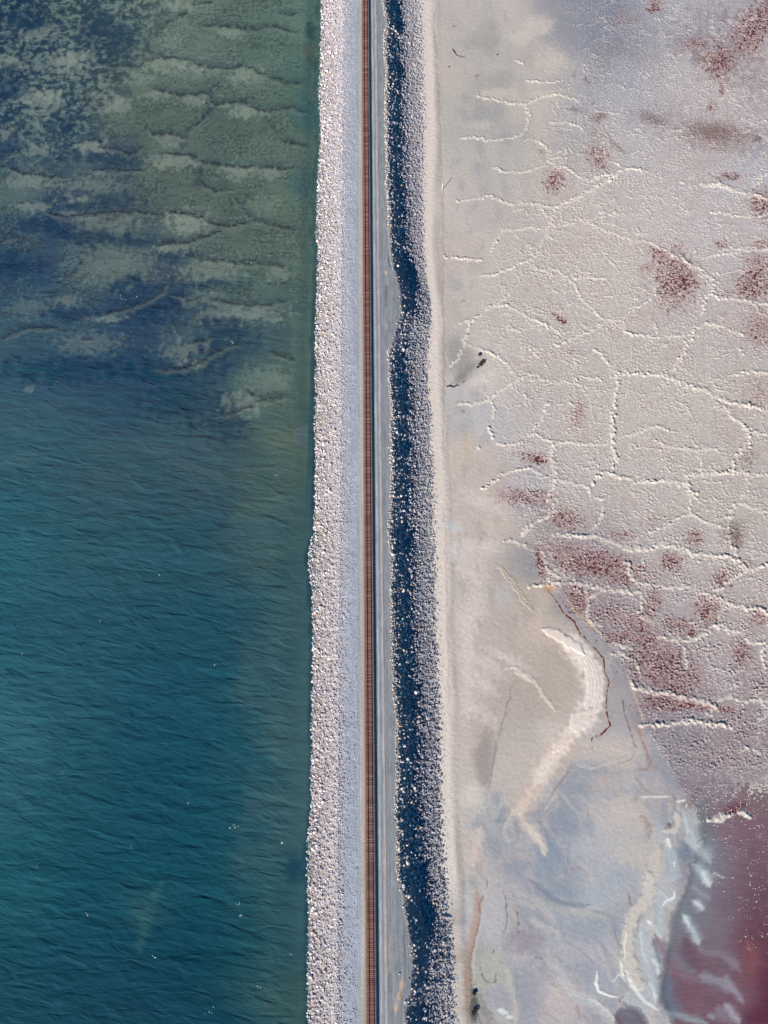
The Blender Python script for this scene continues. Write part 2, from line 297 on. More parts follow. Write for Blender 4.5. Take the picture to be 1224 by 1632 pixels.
# ------------------------------------------------------------------ salt flat
ZSF = 0.26
xa = axis(20, 205, ZSF, 6000); xa = xa[xa > 17.5]; ya = axis(-182, 272, ZSF, 6000)
nx, ny = len(xa), len(ya); gx, gy = np.meshgrid(xa, ya); X, Y = gx.ravel(), gy.ravel(); px, py = G2P(X, Y, ZS)
P = Paint(px, py, (190, 184, 182))
SP = [(715,30,30,(186,180,178)),(760,40,30,(178,176,175)),(820,20,30,(190,184,182)),(850,60,30,(188,182,178)),(900,20,35,(140,145,157)),(955,45,38,(126,133,150)),(1010,60,32,(138,143,158)),(1060,60,38,(172,172,180)),
 (1110,30,32,(170,172,180)),(1180,20,30,(160,160,170)),(1215,90,30,(176,174,180)),(1100,140,45,(186,180,182)),(1020,140,45,(168,170,180)),(940,120,35,(160,162,172)),(880,110,32,(184,178,174)),(820,110,30,(176,174,172)),
 (765,110,30,(172,172,170)),(720,120,25,(190,182,178)),(730,190,28,(176,175,172)),(785,180,28,(168,168,168)),(850,170,30,(192,184,178)),(920,190,30,(172,172,178)),(1000,200,40,(176,176,182)),(1090,210,40,(180,176,178)),(1180,220,40,(176,172,178)),
 (740,260,28,(184,180,178)),(800,250,28,(176,176,176)),(860,250,30,(186,180,176)),(930,260,30,(178,174,176)),(1010,290,45,(188,184,186)),(1110,290,40,(186,182,186)),(1200,270,30,(178,180,190)),
 (730,340,28,(190,184,182)),(800,330,30,(184,180,178)),(880,340,35,(190,183,181)),(980,360,50,(196,189,186)),(1090,370,50,(190,186,188)),(1200,360,40,(186,182,186)),
 (730,420,28,(186,178,175)),(790,420,30,(192,185,182)),(860,430,40,(190,184,182)),(960,450,50,(195,188,186)),(1100,470,50,(186,180,182)),(1200,480,45,(180,172,176)),
 (735,500,25,(182,178,175)),(800,510,35,(192,187,184)),(900,530,50,(190,184,182)),(1000,540,50,(190,184,181)),(1110,550,50,(188,182,180)),(1200,570,40,(186,181,180)),
 (725,570,16,(165,165,165)),(745,575,14,(150,148,146)),(790,600,30,(198,192,190)),(870,620,40,(188,182,180)),(980,630,50,(192,186,183)),(1090,640,50,(194,188,184)),(1200,660,40,(188,182,180)),
 (735,660,22,(178,178,180)),(780,680,20,(182,184,190)),(850,690,35,(186,183,184)),(950,700,45,(192,186,184)),(1070,730,50,(190,184,181)),(1190,740,45,(184,178,176)),
 (735,740,25,(194,184,178)),(785,750,22,(186,176,172)),(850,770,28,(178,176,182)),(940,780,40,(186,182,182)),(1050,800,50,(188,183,181)),(1160,810,45,(184,178,175)),
 (740,820,22,(192,184,180)),(785,840,22,(188,176,170)),(760,880,25,(196,188,184)),(830,900,16,(140,142,150)),(815,880,14,(172,166,164)),(890,850,25,(165,158,162)),(960,870,35,(160,152,158)),(1060,870,35,(180,176,178)),(1170,880,45,(184,178,177)),
 (740,950,25,(190,182,178)),(795,940,25,(184,174,168)),(850,960,25,(182,172,166)),(900,970,14,(150,150,158)),(960,960,30,(156,148,155)),(1050,960,35,(168,162,166)),(1160,970,40,(178,170,172)),
 (740,1040,25,(192,184,180)),(800,1030,30,(180,172,166)),(860,1050,28,(178,168,162)),(950,1010,16,(148,150,158)),(990,1060,16,(152,154,162)),(1050,1060,35,(150,142,150)),(1150,1060,40,(172,165,170)),
 (740,1130,25,(190,180,176)),(790,1130,22,(172,164,160)),(840,1120,28,(178,170,165)),(890,1110,22,(182,172,166)),(985,1120,18,(166,164,168)),(1070,1130,35,(142,136,146)),(1170,1130,40,(158,152,160)),
 (735,1220,22,(192,182,178)),(770,1200,14,(150,144,142)),(820,1190,24,(178,172,168)),(880,1180,20,(200,192,188)),(950,1180,24,(176,174,178)),(1000,1190,22,(172,170,174)),(1090,1190,30,(138,134,144)),(1180,1190,35,(148,140,148)),
 (735,1290,20,(192,182,178)),(785,1280,20,(166,168,174)),(840,1260,22,(184,178,176)),(900,1260,28,(168,170,178)),(970,1260,28,(168,168,176)),(1040,1260,22,(164,160,168)),(1120,1250,24,(134,124,136)),
 (735,1360,18,(186,176,172)),(780,1360,16,(176,170,172)),(840,1340,25,(158,160,170)),(900,1350,28,(154,158,170)),(970,1340,28,(168,170,180)),(1030,1340,20,(172,166,170)),(1080,1340,22,(162,168,178)),
 (735,1440,14,(152,148,152)),(770,1430,16,(172,170,174)),(810,1420,22,(168,166,176)),(870,1420,28,(150,156,170)),(940,1420,30,(166,170,182)),(1000,1420,22,(166,164,170)),(1050,1420,20,(186,188,194)),
 (745,1520,12,(176,160,150)),(790,1500,18,(172,172,178)),(840,1500,26,(156,156,168)),(900,1490,28,(172,174,184)),(960,1490,26,(160,164,176)),(1010,1510,20,(190,184,182)),(1050,1520,18,(160,166,178)),
 (790,1570,18,(164,168,168)),(840,1580,28,(156,158,172)),(900,1570,28,(168,172,182)),(960,1580,24,(154,158,170)),(1010,1590,18,(176,180,188)),(760,1620,12,(110,112,108)),(800,1620,20,(162,166,172)),(880,1625,28,(160,160,168)),(950,1625,22,(160,160,172)),
 (1120,1400,25,(120,108,124)),(1180,1400,45,(110,78,96)),(1100,1560,30,(118,100,118)),(1180,1560,40,(108,72,90))]
P.splats(SP)
# fields
shore = [(813,700),(805,780),(813,818),(831,858),(849,889),(858,924),(902,947),(911,973),(938,996),(969,1027),(991,1058),(1004,1084),(1018,1111),(1027,1151),(1036,1178),(1058,1200),(1067,1227),(1089,1258),(1096,1276),(1120,1302)]
shx = np.interp(py, [0, 150, 300, 400, 500, 600, 700] + [b for a, b in shore[2:]], [905, 890, 830, 800, 770, 790, 800] + [a for a, b in shore[2:]])
wob = 10 * fbm(px / 40, py / 40, 70, 3)
blur = np.interp(py, [0, 750, 850, 1632], [60, 50, 12, 10])
crust = sm(-blur, blur, px - shx + wob) * (1 - 0.85 * sm(1200, 1350, py + .1 * (px - 1100) + wob))
smooth = 1 - crust
# swirls of silt on the smooth part
fx = px + 30 * fbm(px / 70, py / 110, 71, 3); fy = py + 30 * fbm(px / 80, py / 80, 75, 3)
dg = fx * .5 + fy * .86; dn = fx * .86 - fy * .5
sw = fbm(dn / 34, dg / 90, 80, 4, .5); low = sm(1180, 1300, py) * (px > 740)
k = (smooth * (0.045 + .05 * low) * sw)[:, None]; P.col *= (1 + 2 * k * np.array([1.0, 0.95, .85]))
for sd, a_, cc_ in ((85, .42, (146, 153, 168)), (95, .45, (196, 190, 188)), (105, .28, (166, 148, 148)), (65, .35, (188, 184, 188))):
    v_ = fbm(dn / 48 + sd, dg / 120, sd, 4, .5); k = (smooth * low * sm(.0, .09, v_) * (1 - sm(.12, .55, v_)) * a_)[:, None]; P.col = P.col * (1 - k) + lin(cc_) * k
gs = fbm(px / 18 + 3, py / 40, 101, 5); k = (smooth * sm(.15, .6, gs) * (py < 1000) * .35 * sm(705, 730, px))[:, None]; P.col = P.col * (1 - k) + lin((148, 150, 154)) * k
# sand beach beside the rubble
bx = px - np.interp(py, [b for a, b in SND], [a for a, b in SND])
k = ((1 - sm(10, 22, bx + 6 * gnoise(px / 20, py / 60, 103))) * (1 - .85 * sm(1380, 1500, py)))[:, None]; P.col = P.col * (1 - k) + lin((214, 205, 201)) * k
P.h += (1 - sm(8, 24, bx)) * 0.35
S1, S2, S3, S4 = (680, 0, 2.25), (680, 400, 2.25), (680, 800, 2.25), (680, 1200, 2.25)
P.stroke([(690,0),(694,60),(700,150),(703,240),(706,320),(708,400),(707,470),(709,560),(708,640),(707,720)], 2.2, (172, 158, 150), .55, soft=.9, h=-.06)
P.stroke([(705,800),(710,860),(712,980),(715,1060),(715,1150)], 2, (180, 168, 162), .5, soft=.9)
P.stroke([(686,0),(691,80),(696,170),(699,250),(701,330)], 2.2, (186, 172, 162), .5, soft=.9)
# grey smudges on the upper flat
for a in [(780,60,16,28,(156,156,156)),(765,70,26,10,(160,160,160)),(800,125,20,12,(158,158,158)),(775,190,16,20,(158,160,162)),(800,220,14,8,(160,162,164)),(905,225,26,20,(166,168,172)),(740,155,8,7,(160,158,154)),(765,268,14,6,(158,162,170)),
          (725,560,10,26,(152,152,152)),(738,600,12,16,(146,146,148)),(722,450,10,16,(168,170,172)),(760,425,12,8,(172,168,166))]:
    P.blob(*a[:4], a[4], .55, .6)
for a in [(860,40,22,14,(206,198,190)),(880,100,26,18,(200,192,186)),(830,60,20,12,(202,196,190)),(790,150,26,8,(204,192,184)),(870,150,30,6,(206,196,190)),(765,200,20,7,(196,188,184)),(720,840,14,9,(198,206,212)),(722,880,9,12,(206,210,214)),(800,950,14,16,(180,182,188))]:
    P.blob(*a[:4], a[4], .6, .6)
P.blob(745, 590, 26, 5, (132, 130, 126), .5, .7, ang=-40); P.blob(735,600,8,12,(130,132,134),.5,.7)
P.blob(765, 606, 26, 8, (208, 202, 200), .7, .5, ang=-20)
P.blob(742,705,5,22,(190,172,140),.45,.8); P.blob(740,680,9,14,(160,160,162),.5,.8)
P.blob(1208, 222, 9, 6, (92, 90, 98), .8, .5); P.blob(1205,245,16,6,(152,160,176),.5,.7,ang=-50)
# light drifts on the lower smooth flat
for (a, b, rx, ry, an) in [(750,915,22,7,35),(760,960,14,30,-8),(745,1000,12,40,0),(780,1060,30,9,35),(770,1090,22,9,40),(760,1130,16,10,0),(780,1150,16,12,10),(745,1080,10,60,0),(800,1045,26,6,30),(830,1062,26,9,25),(765,870,36,10,0),(775,800,30,12,20)]:
    P.blob(a, b, rx, ry, (214, 206, 202), .5, .8, ang=an, h=.03, rag=.7, sc=7)
P.blob(775,1205,10,45,(140,134,132),.5,.7,ang=8); P.stroke(T(*S3,(315,635),(290,720),(265,820),(250,890)),1.6,(136,128,124),.6)
P.blob(850,1100,34,40,(172,162,156),.5,.6,ang=-20); P.blob(860,1010,40,14,(186,176,168),.5,.6,ang=25)
for k_ in range(4): P.stroke(T(*S3,(240+6*k_,215+4*k_),(275+6*k_,255),(305+6*k_,300),(345+6*k_,355),(385+5*k_,400)),.9,(214,200,186) if k_%2==0 else (158,140,128),.7,h=.08 if k_%2==0 else 0)
for (p_, w_) in [(T(*S3,(290,592),(335,600),(370,625),(400,660),(430,710),(465,750)),3),(T(*S3,(310,608),(350,618),(380,650)),2.5)]: P.stroke(p_, w_, (212,202,194), .7, soft=.8, h=.1)
# curved sand bar
P.jag = .35
P.stroke(T(*S3,(400,470),(470,500),(530,540),(560,610),(560,660),(545,690)),1.2,(140,124,112),.7)
bar = T(*S3,(418,456),(470,476),(520,505),(562,545),(592,595),(602,650),(600,700),(585,745),(550,790),(500,845),(455,895))
P.stroke(bar, 24, (200, 186, 178), .6, soft=.9, taper=False)
P.stroke(bar[:4], 8, (222, 212, 205), .95, soft=.35, h=.22); P.stroke(bar[2:9], 18, (222, 213, 208), .95, soft=.5, h=.16, taper=False); P.stroke(bar[3:8], 11, (226, 218, 214), .8, soft=.6, h=.10, taper=False); P.stroke(bar[7:], 12, (220,211,206), .9, soft=.7, h=.15)
P.stroke(T(*S4,(490,-10),(450,50),(410,110),(370,170),(335,215)), 9, (216, 206, 200), .9, soft=.9, h=.12)
P.stroke(T(*S4,(330,200),(350,250),(385,290),(415,320)), 6, (210, 196, 188), .7, soft=.9, h=.04)
P.stroke(T(*S4,(520,20),(500,80),(465,120),(430,190)), 1.6, (164,136,122), .7)
for off in (-7, -2, 4, 9):
    P.stroke([(a + off, b) for a, b in bar[3:9]], .9, (200, 184, 174), .5, h=-.04)
brl = T(*S3,(430,305),(462,350),(490,398),(530,430),(552,472),(600,520),(634,560),(638,605),(655,645),(645,700),(645,758),(660,800),(625,835),(592,845),(595,890))
P.stroke([(a + 4, b) for a, b in brl], 5, (160, 156, 160), .5, soft=.9); P.stroke(brl, 1.3, (118, 94, 84), .85, brk=.12, h=-.05); P.stroke([(a - 2.5, b) for a, b in brl], 1.6, (190, 166, 150), .5)
P.blob(*T(*S3,(440,310))[0],9,7,(186,152,120),.8,.5); P.stroke(T(*S3,(500,330),(515,370),(545,405),(590,440),(650,500)),1.8,(208,190,140),.6)
P.stroke(T(*S3,(700,690),(708,750),(722,800),(742,860),(752,895)), 1.0, (112, 94, 88), .85, brk=.2)
P.stroke(T(*S3,(735,650),(745,700),(770,760),(785,800)),1.8,(190,172,150),.7); P.stroke(T(*S3,(760,800),(768,845),(790,895)), 2.2, (168,136,118), .8)
P.stroke(T(*S4,(790,-5),(805,30),(790,60),(750,60)), 1.8, (146,116,110), .6, soft=.8)

M1, M2, M3, M4 = (740, 1180, 4.708), (740, 1400, 4.708), (980, 1180, 5.016), (980, 1400, 5.016)
def pb(M_, a, b, rx, ry, c, op=.85, ang=0, soft=.75): q = T(*M_, (a, b))[0]; P.blob(q[0], q[1], rx, ry, c, op, soft, ang=ang, rag=.45, sc=16)
def ps(M_, pts, w_, c, op=.7, h=0, soft=.9, **k_):
    if c[0] - c[2] > 12 and c[0] < 190 and w_ < 5: op *= .72; k_.setdefault('brk', .2)
    elif w_ < 4 and c[0] < 205: op *= .75
    P.stroke(T(*M_, *pts), w_, c, op, soft=soft, h=h, **k_)
P.jag = .35
for a in [(M1,370,200,40,44,(190,181,176)),(M1,150,180,12,46,(156,148,148)),(M1,60,420,18,22,(210,202,198)),(M1,750,600,28,30,(140,147,164)),(M1,850,350,30,18,(146,151,164)),(M1,960,225,50,11,(152,156,166)),(M1,640,900,26,34,(138,149,168)),(M1,870,900,20,26,(150,159,174)),(M1,1000,60,52,16,(192,183,180)),(M1,1060,320,22,14,(182,170,170)),(M1,960,830,34,20,(180,179,188)),(M1,1120,1000,30,20,(184,183,192)),(M1,230,800,13,20,(146,151,166)),(M1,390,960,22,15,(148,151,168)),(M1,1160,500,24,14,(178,174,178)),
  (M2,760,100,46,20,(140,151,167)),(M2,1050,130,36,30,(170,175,186)),(M2,900,380,46,22,(152,159,173)),(M2,440,460,34,20,(150,143,154)),(M2,200,330,20,40,(182,180,188)),(M2,680,880,36,24,(194,184,184)),(M2,720,1000,30,22,(186,176,180)),(M2,480,880,24,42,(152,155,168)),(M2,200,700,26,36,(172,174,167)),(M2,250,890,20,20,(160,161,174)),(M2,800,560,30,14,(170,168,178)),(M2,900,700,24,18,(158,160,174)),
  (M3,80,600,42,26,(194,184,180)),(M3,170,900,32,26,(190,183,181)),(M3,60,120,28,22,(190,180,177)),(M3,60,800,20,24,(184,180,182)),(M3,60,1080,28,16,(160,167,180)),(M3,560,900,14,18,(116,128,146))]:
    pb(*a)
for a in [(M1,[(240,0),(228,100),(208,250),(188,400)],2.2,(122,115,120)),(M1,[(130,640),(95,800),(70,930)],9,(208,190,182),.7,.05),(M1,[(230,170),(205,330),(180,450)],2.2,(204,194,190)),(M1,[(400,90),(520,180),(560,200)],3.5,(204,190,182)),
  (M1,[(800,-10),(690,90),(610,190),(550,290),(500,370),(440,460),(370,540)],20,(196,180,172),.8),(M1,[(810,-10),(700,80),(625,170),(570,260),(530,330)],12,(224,212,205),.9,.04),(M1,[(540,310),(480,420),(410,510),(350,560)],8,(212,194,184),.8,.02),(M1,[(860,20),(790,130),(730,230),(680,300)],7,(192,176,166),.6),
  (M1,[(245,395),(245,440),(240,500)],6.5,(148,153,163)),(M1,[(295,490),(275,570),(250,630)],5.5,(138,146,160)),(M1,[(350,560),(305,640),(300,700),(330,760),(380,730)],2.5,(198,190,188)),(M1,[(470,620),(540,700),(585,780),(605,860)],7,(210,199,192),.8,.05),(M1,[(430,570),(450,600)],7,(204,184,168)),(M1,[(385,590),(390,650),(410,720)],5,(146,149,156)),(M1,[(530,350),(510,450),(480,540)],2,(176,154,140),.6),
  (M1,[(590,560),(640,500),(680,380),(710,330),(800,220),(810,160)],1.4,(142,118,114),.8),(M1,[(600,540),(660,440),(690,380)],2.6,(200,192,190)),(M1,[(590,590),(640,680),(690,740),(720,790),(770,800)],2.8,(180,175,178)),(M1,[(720,380),(790,480),(860,550),(910,560)],3,(184,180,184)),(M1,[(860,560),(880,620)],1.8,(186,182,186)),(M1,[(840,180),(880,190),(950,215),(1020,200),(1100,165),(1220,160)],2.4,(202,196,193)),(M1,[(1050,50),(1150,80),(1220,90)],2,(204,198,194)),
  (M1,[(580,620),(640,760),(700,860),(720,900)],4,(132,146,168)),(M1,[(790,740),(780,860),(770,980)],1,(136,124,138)),(M1,[(930,970),(950,1020)],1.2,(54,54,66),.9),(M1,[(680,1005),(770,985),(830,960),(900,950)],1.4,(150,122,134)),(M1,[(540,600),(575,620),(578,680)],1.1,(110,98,96),.8),(M1,[(860,900),(940,990),(960,1060)],4,(190,184,190)),
  (M2,[(20,0),(30,300),(10,600)],10,(190,186,191)),(M2,[(90,60),(108,200),(88,330),(58,470),(33,600),(20,800),(22,1100)],7,(176,150,138),.85),(M2,[(25,700),(30,800)],3,(196,150,112),.7),(M2,[(175,-10),(165,100),(112,190),(120,300),(76,460),(46,620),(50,800),(50,1100)],1.5,(112,90,84),.85),(M2,[(190,0),(150,190),(135,330),(95,470),(65,620),(80,760)],3,(190,190,198)),
  (M2,[(480,0),(560,70),(640,130),(720,180),(800,200),(880,205),(940,195)],5,(124,134,152),.8),(M2,[(920,60),(925,130),(940,190)],1,(176,178,186)),(M2,[(330,50),(450,130),(560,180),(640,200),(740,240),(840,250),(960,270),(1060,300)],7,(180,179,174),.5),(M2,[(960,240),(1050,262),(1130,310)],3,(148,140,140)),(M2,[(300,10),(420,20),(520,90),(600,150)],4,(160,156,168)),
  (M2,[(500,230),(560,290),(640,350),(730,390),(760,450)],3,(146,146,160)),(M2,[(480,290),(560,350),(660,385),(730,430)],6,(186,182,182)),(M2,[(740,460),(860,530),(940,600),(1000,690)],1.5,(136,130,140),.7),(M2,[(530,600),(560,590),(590,610)],3.5,(108,90,86),.85),(M2,[(310,600),(400,590),(500,600)],3,(182,174,174)),(M2,[(640,570),(700,600),(770,660),(820,700),(850,800),(890,880)],1.7,(156,134,130),.8),(M2,[(860,630),(825,690)],1.2,(140,120,118)),
  (M2,[(640,790),(720,810),(780,880)],2.6,(158,134,132)),(M2,[(840,950),(870,1070)],3.6,(138,116,118),.7),(M2,[(600,930),(590,1000),(650,1030),(720,1092)],1.4,(160,140,142)),(M2,[(320,660),(335,780),(370,860),(388,960),(375,1100)],6,(188,185,181)),(M2,[(400,700),(390,850),(402,960)],1.2,(128,126,140)),(M2,[(120,860),(150,950),(220,1030),(180,1080)],1.4,(130,126,112)),
  (M2,[(700,740),(820,860),(960,940),(1060,1020),(1160,1100)],8,(188,190,195)),(M2,[(930,900),(1020,940),(1080,1000),(1130,1060)],2.6,(212,208,204),.8,.05),(M2,[(960,650),(1060,760),(1120,850)],7,(158,164,178)),(M2,[(640,630),(740,700),(760,800)],2.2,(184,188,196)),(M2,[(1080,330),(1080,430),(1140,470)],2.4,(180,176,178)),(M2,[(1120,350),(1140,450),(1180,520)],1.5,(118,112,112),.7),
  (M3,[(215,0),(255,90),(265,160),(300,225)],2.4,(140,112,108)),(M3,[(120,0),(170,50),(155,110),(130,150),(60,180),(0,175)],1.2,(140,118,114),.75),(M3,[(155,290),(200,345),(280,420)],3,(150,126,122)),(M3,[(150,250),(240,245),(300,240)],1.6,(170,146,142)),(M3,[(200,595),(250,640),(275,700),(270,790)],4.5,(140,114,110),.7),(M3,[(150,460),(220,490),(280,550)],2.2,(150,126,122)),(M3,[(200,450),(300,450),(450,452)],1.6,(230,226,218),.7,.04),(M3,[(290,505),(350,540),(378,590),(360,640)],1.4,(180,152,138)),
  (M3,[(300,20),(360,160),(420,290),(490,400)],10,(146,150,163)),(M3,[(250,470),(330,600),(350,700)],6,(158,162,174)),(M3,[(380,500),(400,600),(380,680)],6,(146,150,166)),(M3,[(330,620),(350,700),(400,780)],4,(170,178,188)),
  (M3,[(480,570),(512,640),(485,715),(385,728)],5,(204,194,188),.85,.1),(M3,[(435,655),(430,690)],4,(104,88,100),.8),(M3,[(400,700),(450,700)],1.5,(90,78,86),.8),(M3,[(345,840),(355,950),(330,1050),(262,1140)],11,(198,189,184),.85,.06),(M3,[(370,900),(372,980)],1.6,(140,118,112),.6)]:
    ps(*a[:4], op=(a[4] if len(a) > 4 else .7), h=(a[5] if len(a) > 5 else 0))
VE = [(M3,[(540,560),(585,680),(630,800),(700,880),(760,980)],8,(170,181,190)),(M3,[(545,590),(580,700),(570,790)],2.5,(196,202,206)),(M3,[(590,700),(640,820),(730,900)],2,(190,198,204)),(M3,[(420,780),(430,830),(440,860)],3.5,(238,238,236)),(M3,[(420,860),(465,1000),(480,1130)],12,(172,184,195)),(M3,[(475,960),(470,1020)],1.6,(214,220,226)),(M3,[(560,780),(640,860),(720,920)],5,(184,192,198)),(M3,[(490,490),(530,488),(565,478)],2.2,(228,228,228)),(M3,[(575,510),(570,535)],1.6,(226,226,228)),
  (M3,[(620,990),(690,1040),(740,1090),(755,1160)],6,(182,195,206)),(M3,[(700,1050),(740,1130)],2.5,(226,232,236)),(M4,[(715,0),(760,60)],3.5,(216,224,230)),
  (M4,[(340,100),(380,180),(360,300),(370,420),(372,480)],7,(176,188,198)),(M4,[(230,330),(205,450),(235,600),(270,740),(300,880),(320,1000)],12,(180,189,198)),(M4,[(205,420),(215,560),(260,680)],1.4,(208,214,218)),(M4,[(300,640),(340,700),(345,775)],3.5,(206,216,224)),(M4,[(270,830),(310,880),(330,1000)],3,(206,214,222)),(M4,[(90,740),(140,860),(240,990),(350,1055)],3,(230,234,236)),(M4,[(300,470),(330,580),(370,680)],4,(112,128,148)),(M4,[(480,100),(470,150),(400,180),(380,225)],2,(232,236,238)),(M4,[(255,330),(320,385),(350,440),(372,490)],3.2,(200,208,214)),(M4,[(255,330),(290,365)],1.8,(244,244,244)),
  (M4,[(320,450),(370,560),(430,650),(540,760),(700,830)],8,(134,112,126)),(M4,[(390,520),(450,600),(560,700),(640,750)],7,(124,124,140)),(M4,[(560,480),(600,620),(660,720)],10,(112,88,104)),(M4,[(400,780),(410,940),(430,1030),(540,1090)],10,(110,119,138)),(M4,[(360,1060),(560,1110),(740,1164)],4,(154,162,174)),
  (M4,[(540,290),(590,360),(640,450),(672,530)],4.6,(188,202,212)),(M4,[(545,295),(600,380)],1.8,(226,232,236)),(M4,[(660,540),(720,590),(840,600),(940,660),(1000,740)],5,(136,126,142)),(M4,[(610,50),(700,130),(770,170)],3,(150,156,170)),(M4,[(620,180),(680,215),(715,250)],4.4,(182,190,200)),(M4,[(640,190),(710,245)],1.4,(226,230,234)),(M4,[(740,1090),(800,1120)],3,(150,156,170)),
  (M4,[(670,780),(760,800),(860,850),(960,900)],6,(148,144,160)),(M4,[(880,765),(900,820),(960,900),(1030,1000)],4,(152,146,162)),(M4,[(900,650),(980,720)],3,(140,124,140)),(M4,[(830,1020),(850,1100),(960,1120)],8,(138,126,144)),(M4,[(875,1000),(940,1080),(1000,1164)],4.5,(168,162,178)),(M4,[(1050,500),(1100,600),(1100,760)],9,(130,84,94)),(M3,[(880,560),(950,560),(1050,500)],7,(112,68,80)),(M3,[(780,1060),(880,1100)],1,(190,194,202))]
for a in VE: ps(*a[:4], op=.8)
P.blob(756,1603,5.5,26,(66,72,66),.85,.6,rag=.6,sc=5); P.stroke(T(*M4,(115,120),(120,190),(150,230),(100,330),(75,430)),2.2,(140,118,122),.7)
for p_, w_ in [([(283,50),(300,110),(312,170),(318,260),(318,350),(290,430)],1.1),([(370,120),(382,165)],1),([(388,240),(410,300),(405,360)],1.7),([(400,405),(450,408)],1.2),([(560,395),(575,430)],1.2),([(230,530),(210,570)],1.1),([(115,650),(130,720),(165,775),(230,780),(245,690)],1.2),([(1210,860),(1160,920),(1190,980)],1.2)]:
    ps(M2, p_, w_, (70,66,74), .85, brk=.3)
for a, b in [(300,1010),(340,1040),(270,990)]: pb(M2,a,b,5,2.5,(222,228,232),.8)
ps(M2,[(1000,690),(990,780),(1010,840),(1070,870),(1150,890)],2.2,(238,238,238),.9,.12,brk=.12); ps(M2,[(1170,600),(1190,700),(1210,760)],2.2,(232,232,230),.8,.1,brk=.15); ps(M2,[(1110,780),(1160,720),(1210,770)],1.4,(214,216,220),.8)
ps(M4,[(275,0),(282,110),(235,195),(155,265),(112,380),(100,500),(112,620),(145,760),(205,850)],10,(200,193,188),.92,.12,soft=.45,taper=False); ps(M4,[(210,280),(185,340),(175,480)],1.6,(124,108,108),.7)
ps(M4,[(90,420),(75,560),(80,640)],1.5,(232,230,226),.7)
P.jag = 1.0
# depth of the pink water
def lake_at(px, py):
    lkx = np.interp(py, [b for a, b in lk], [a for a, b in lk]) + 4 * fbm(px / 40, py / 40, 110, 3); w_ = 10 * fbm(px / 40, py / 40, 70, 3)
    l_ = sm(1205, 1290, py + 1.5 * w_) * sm(-4, 34, px - lkx)
    return np.maximum(l_, .85 * sm(0, .8, 1 - np.hypot((px - 1006 + w_) / 34, (py - 1636 + w_) / 44)))
lk = [(1000,1150),(1045,1190),(1085,1245),(1094,1275),(1106,1310),(1112,1345),(1096,1380),(1084,1420),(1072,1440),(1060,1480),(1052,1530),(1048,1560),(1046,1590),(1058,1615),(1070,1660)]
lake = lake_at(px, py)
pk = fbm(px / 30, py / 70, 115, 4)
P.h -= lake * (0.08 + .14 * sm(1230, 1330, py))
for a in [(1165,85,34,46,(124,108,118)),(1100,62,34,20,(118,116,130)),(1130,25,30,12,(140,130,140)),(1210,130,18,30,(150,134,140)),(975,75,26,14,(120,126,142)),(1060,185,40,14,(148,142,148)),(960,95,14,30,(140,138,146)),(1120,215,44,12,(140,128,128)),(1195,215,20,8,(130,122,128)),(1170,235,50,10,(150,140,140))]: P.blob(*a[:4], a[4], .5, .8, rag=1.2, sc=10)
# red brine pools among the crust
RED = [(883,290,12,14,30,1),(1203,45,20,34,35,1.1),(1218,20,14,16,0,1.1),(1147,98,20,20,25,1),(1112,72,22,12,0,.6),(1044,11,11,9,0,.8),(1000,30,26,8,0,.4),(1151,142,4,9,0,.8),(1133,171,8,7,0,.7),(1217,327,15,22,-30,1),(1151,389,11,6,0,.7),(1213,389,12,9,0,.8),
 (955,250,15,20,-30,.7),(951,187,7,8,0,.6),(1160,281,20,4,0,.8),(1142,213,38,22,0,.42),(1075,445,24,34,0,1.05),(1053,407,14,8,30,1),(1088,447,20,16,0,1.05),(1206,452,26,22,-30,1.0),(1196,465,20,7,10,1.2),(1210,425,20,22,0,.6),(893,509,11,4,35,1.1),(922,655,9,16,15,.6),(855,731,22,7,12,.9),(911,560,5,5,0,.6),
 (836,793,34,12,5,.8),(1213,524,24,26,0,.6),(1208,627,18,22,0,.45),(1190,729,16,14,0,.45),(1031,427,12,8,0,.5),(900,827,26,14,10,.75),(950,900,56,15,6,1.0),(945,888,22,9,0,1.1),(1000,920,24,8,0,1.1),(862,898,5,22,-8,1.2),(900,880,30,16,0,.6),(991,853,20,5,0,.6),(1107,857,11,12,0,.8),(1071,895,13,12,0,1.0),(1151,922,12,11,0,.9),(1188,900,14,10,0,.4),
 (922,957,18,16,40,1.0),(1129,973,16,20,10,1.0),(1040,962,9,22,5,.8),(1018,995,24,18,0,.75),(990,1018,20,10,0,1.0),(1031,1020,20,6,0,1.1),(1080,995,26,9,0,.75),(1102,1008,12,5,0,.9),(1055,1062,50,30,20,.85),(1071,1098,22,7,0,1.0),(1182,1040,14,20,10,.75),(1115,1125,55,6,8,1.0),(1065,1118,34,12,0,.9),(1212,980,14,14,0,.7),(1180,1165,40,24,0,.3),(970,980,34,24,0,.45),(1200,1090,24,30,0,.35),(955,215,12,10,0,.4),(1160,470,6,8,0,.5),(1000,660,6,6,0,.0),(1040,830,16,8,0,.4),(1150,1200,60,18,10,.25)]
red = np.zeros(len(px))
for (a, b, rx, ry, an, s_) in RED:
    r_ = P.blob(a, b, rx * 1.1, ry * 1.1, None, s_, .95, ang=an, rag=.9, sc=6)
    if r_: m_, a_ = r_; red[m_] = np.maximum(red[m_], a_)
red *= crust * .15 + .85
rs_ = sm(.02, .7, red) * .55; P.col = P.col * (1 - rs_[:, None]) + rs_[:, None] * lin((142, 102, 102))
mt_ = (crust * sm(.05, .5, fbm(px / 9, py / 9, 125, 4, .6)) * .30)[:, None]; P.col = P.col * (1 - mt_) + mt_ * lin((158, 152, 156))
P.h -= red * (0.085 + .05 * gnoise(px / 6, py / 6, 134))
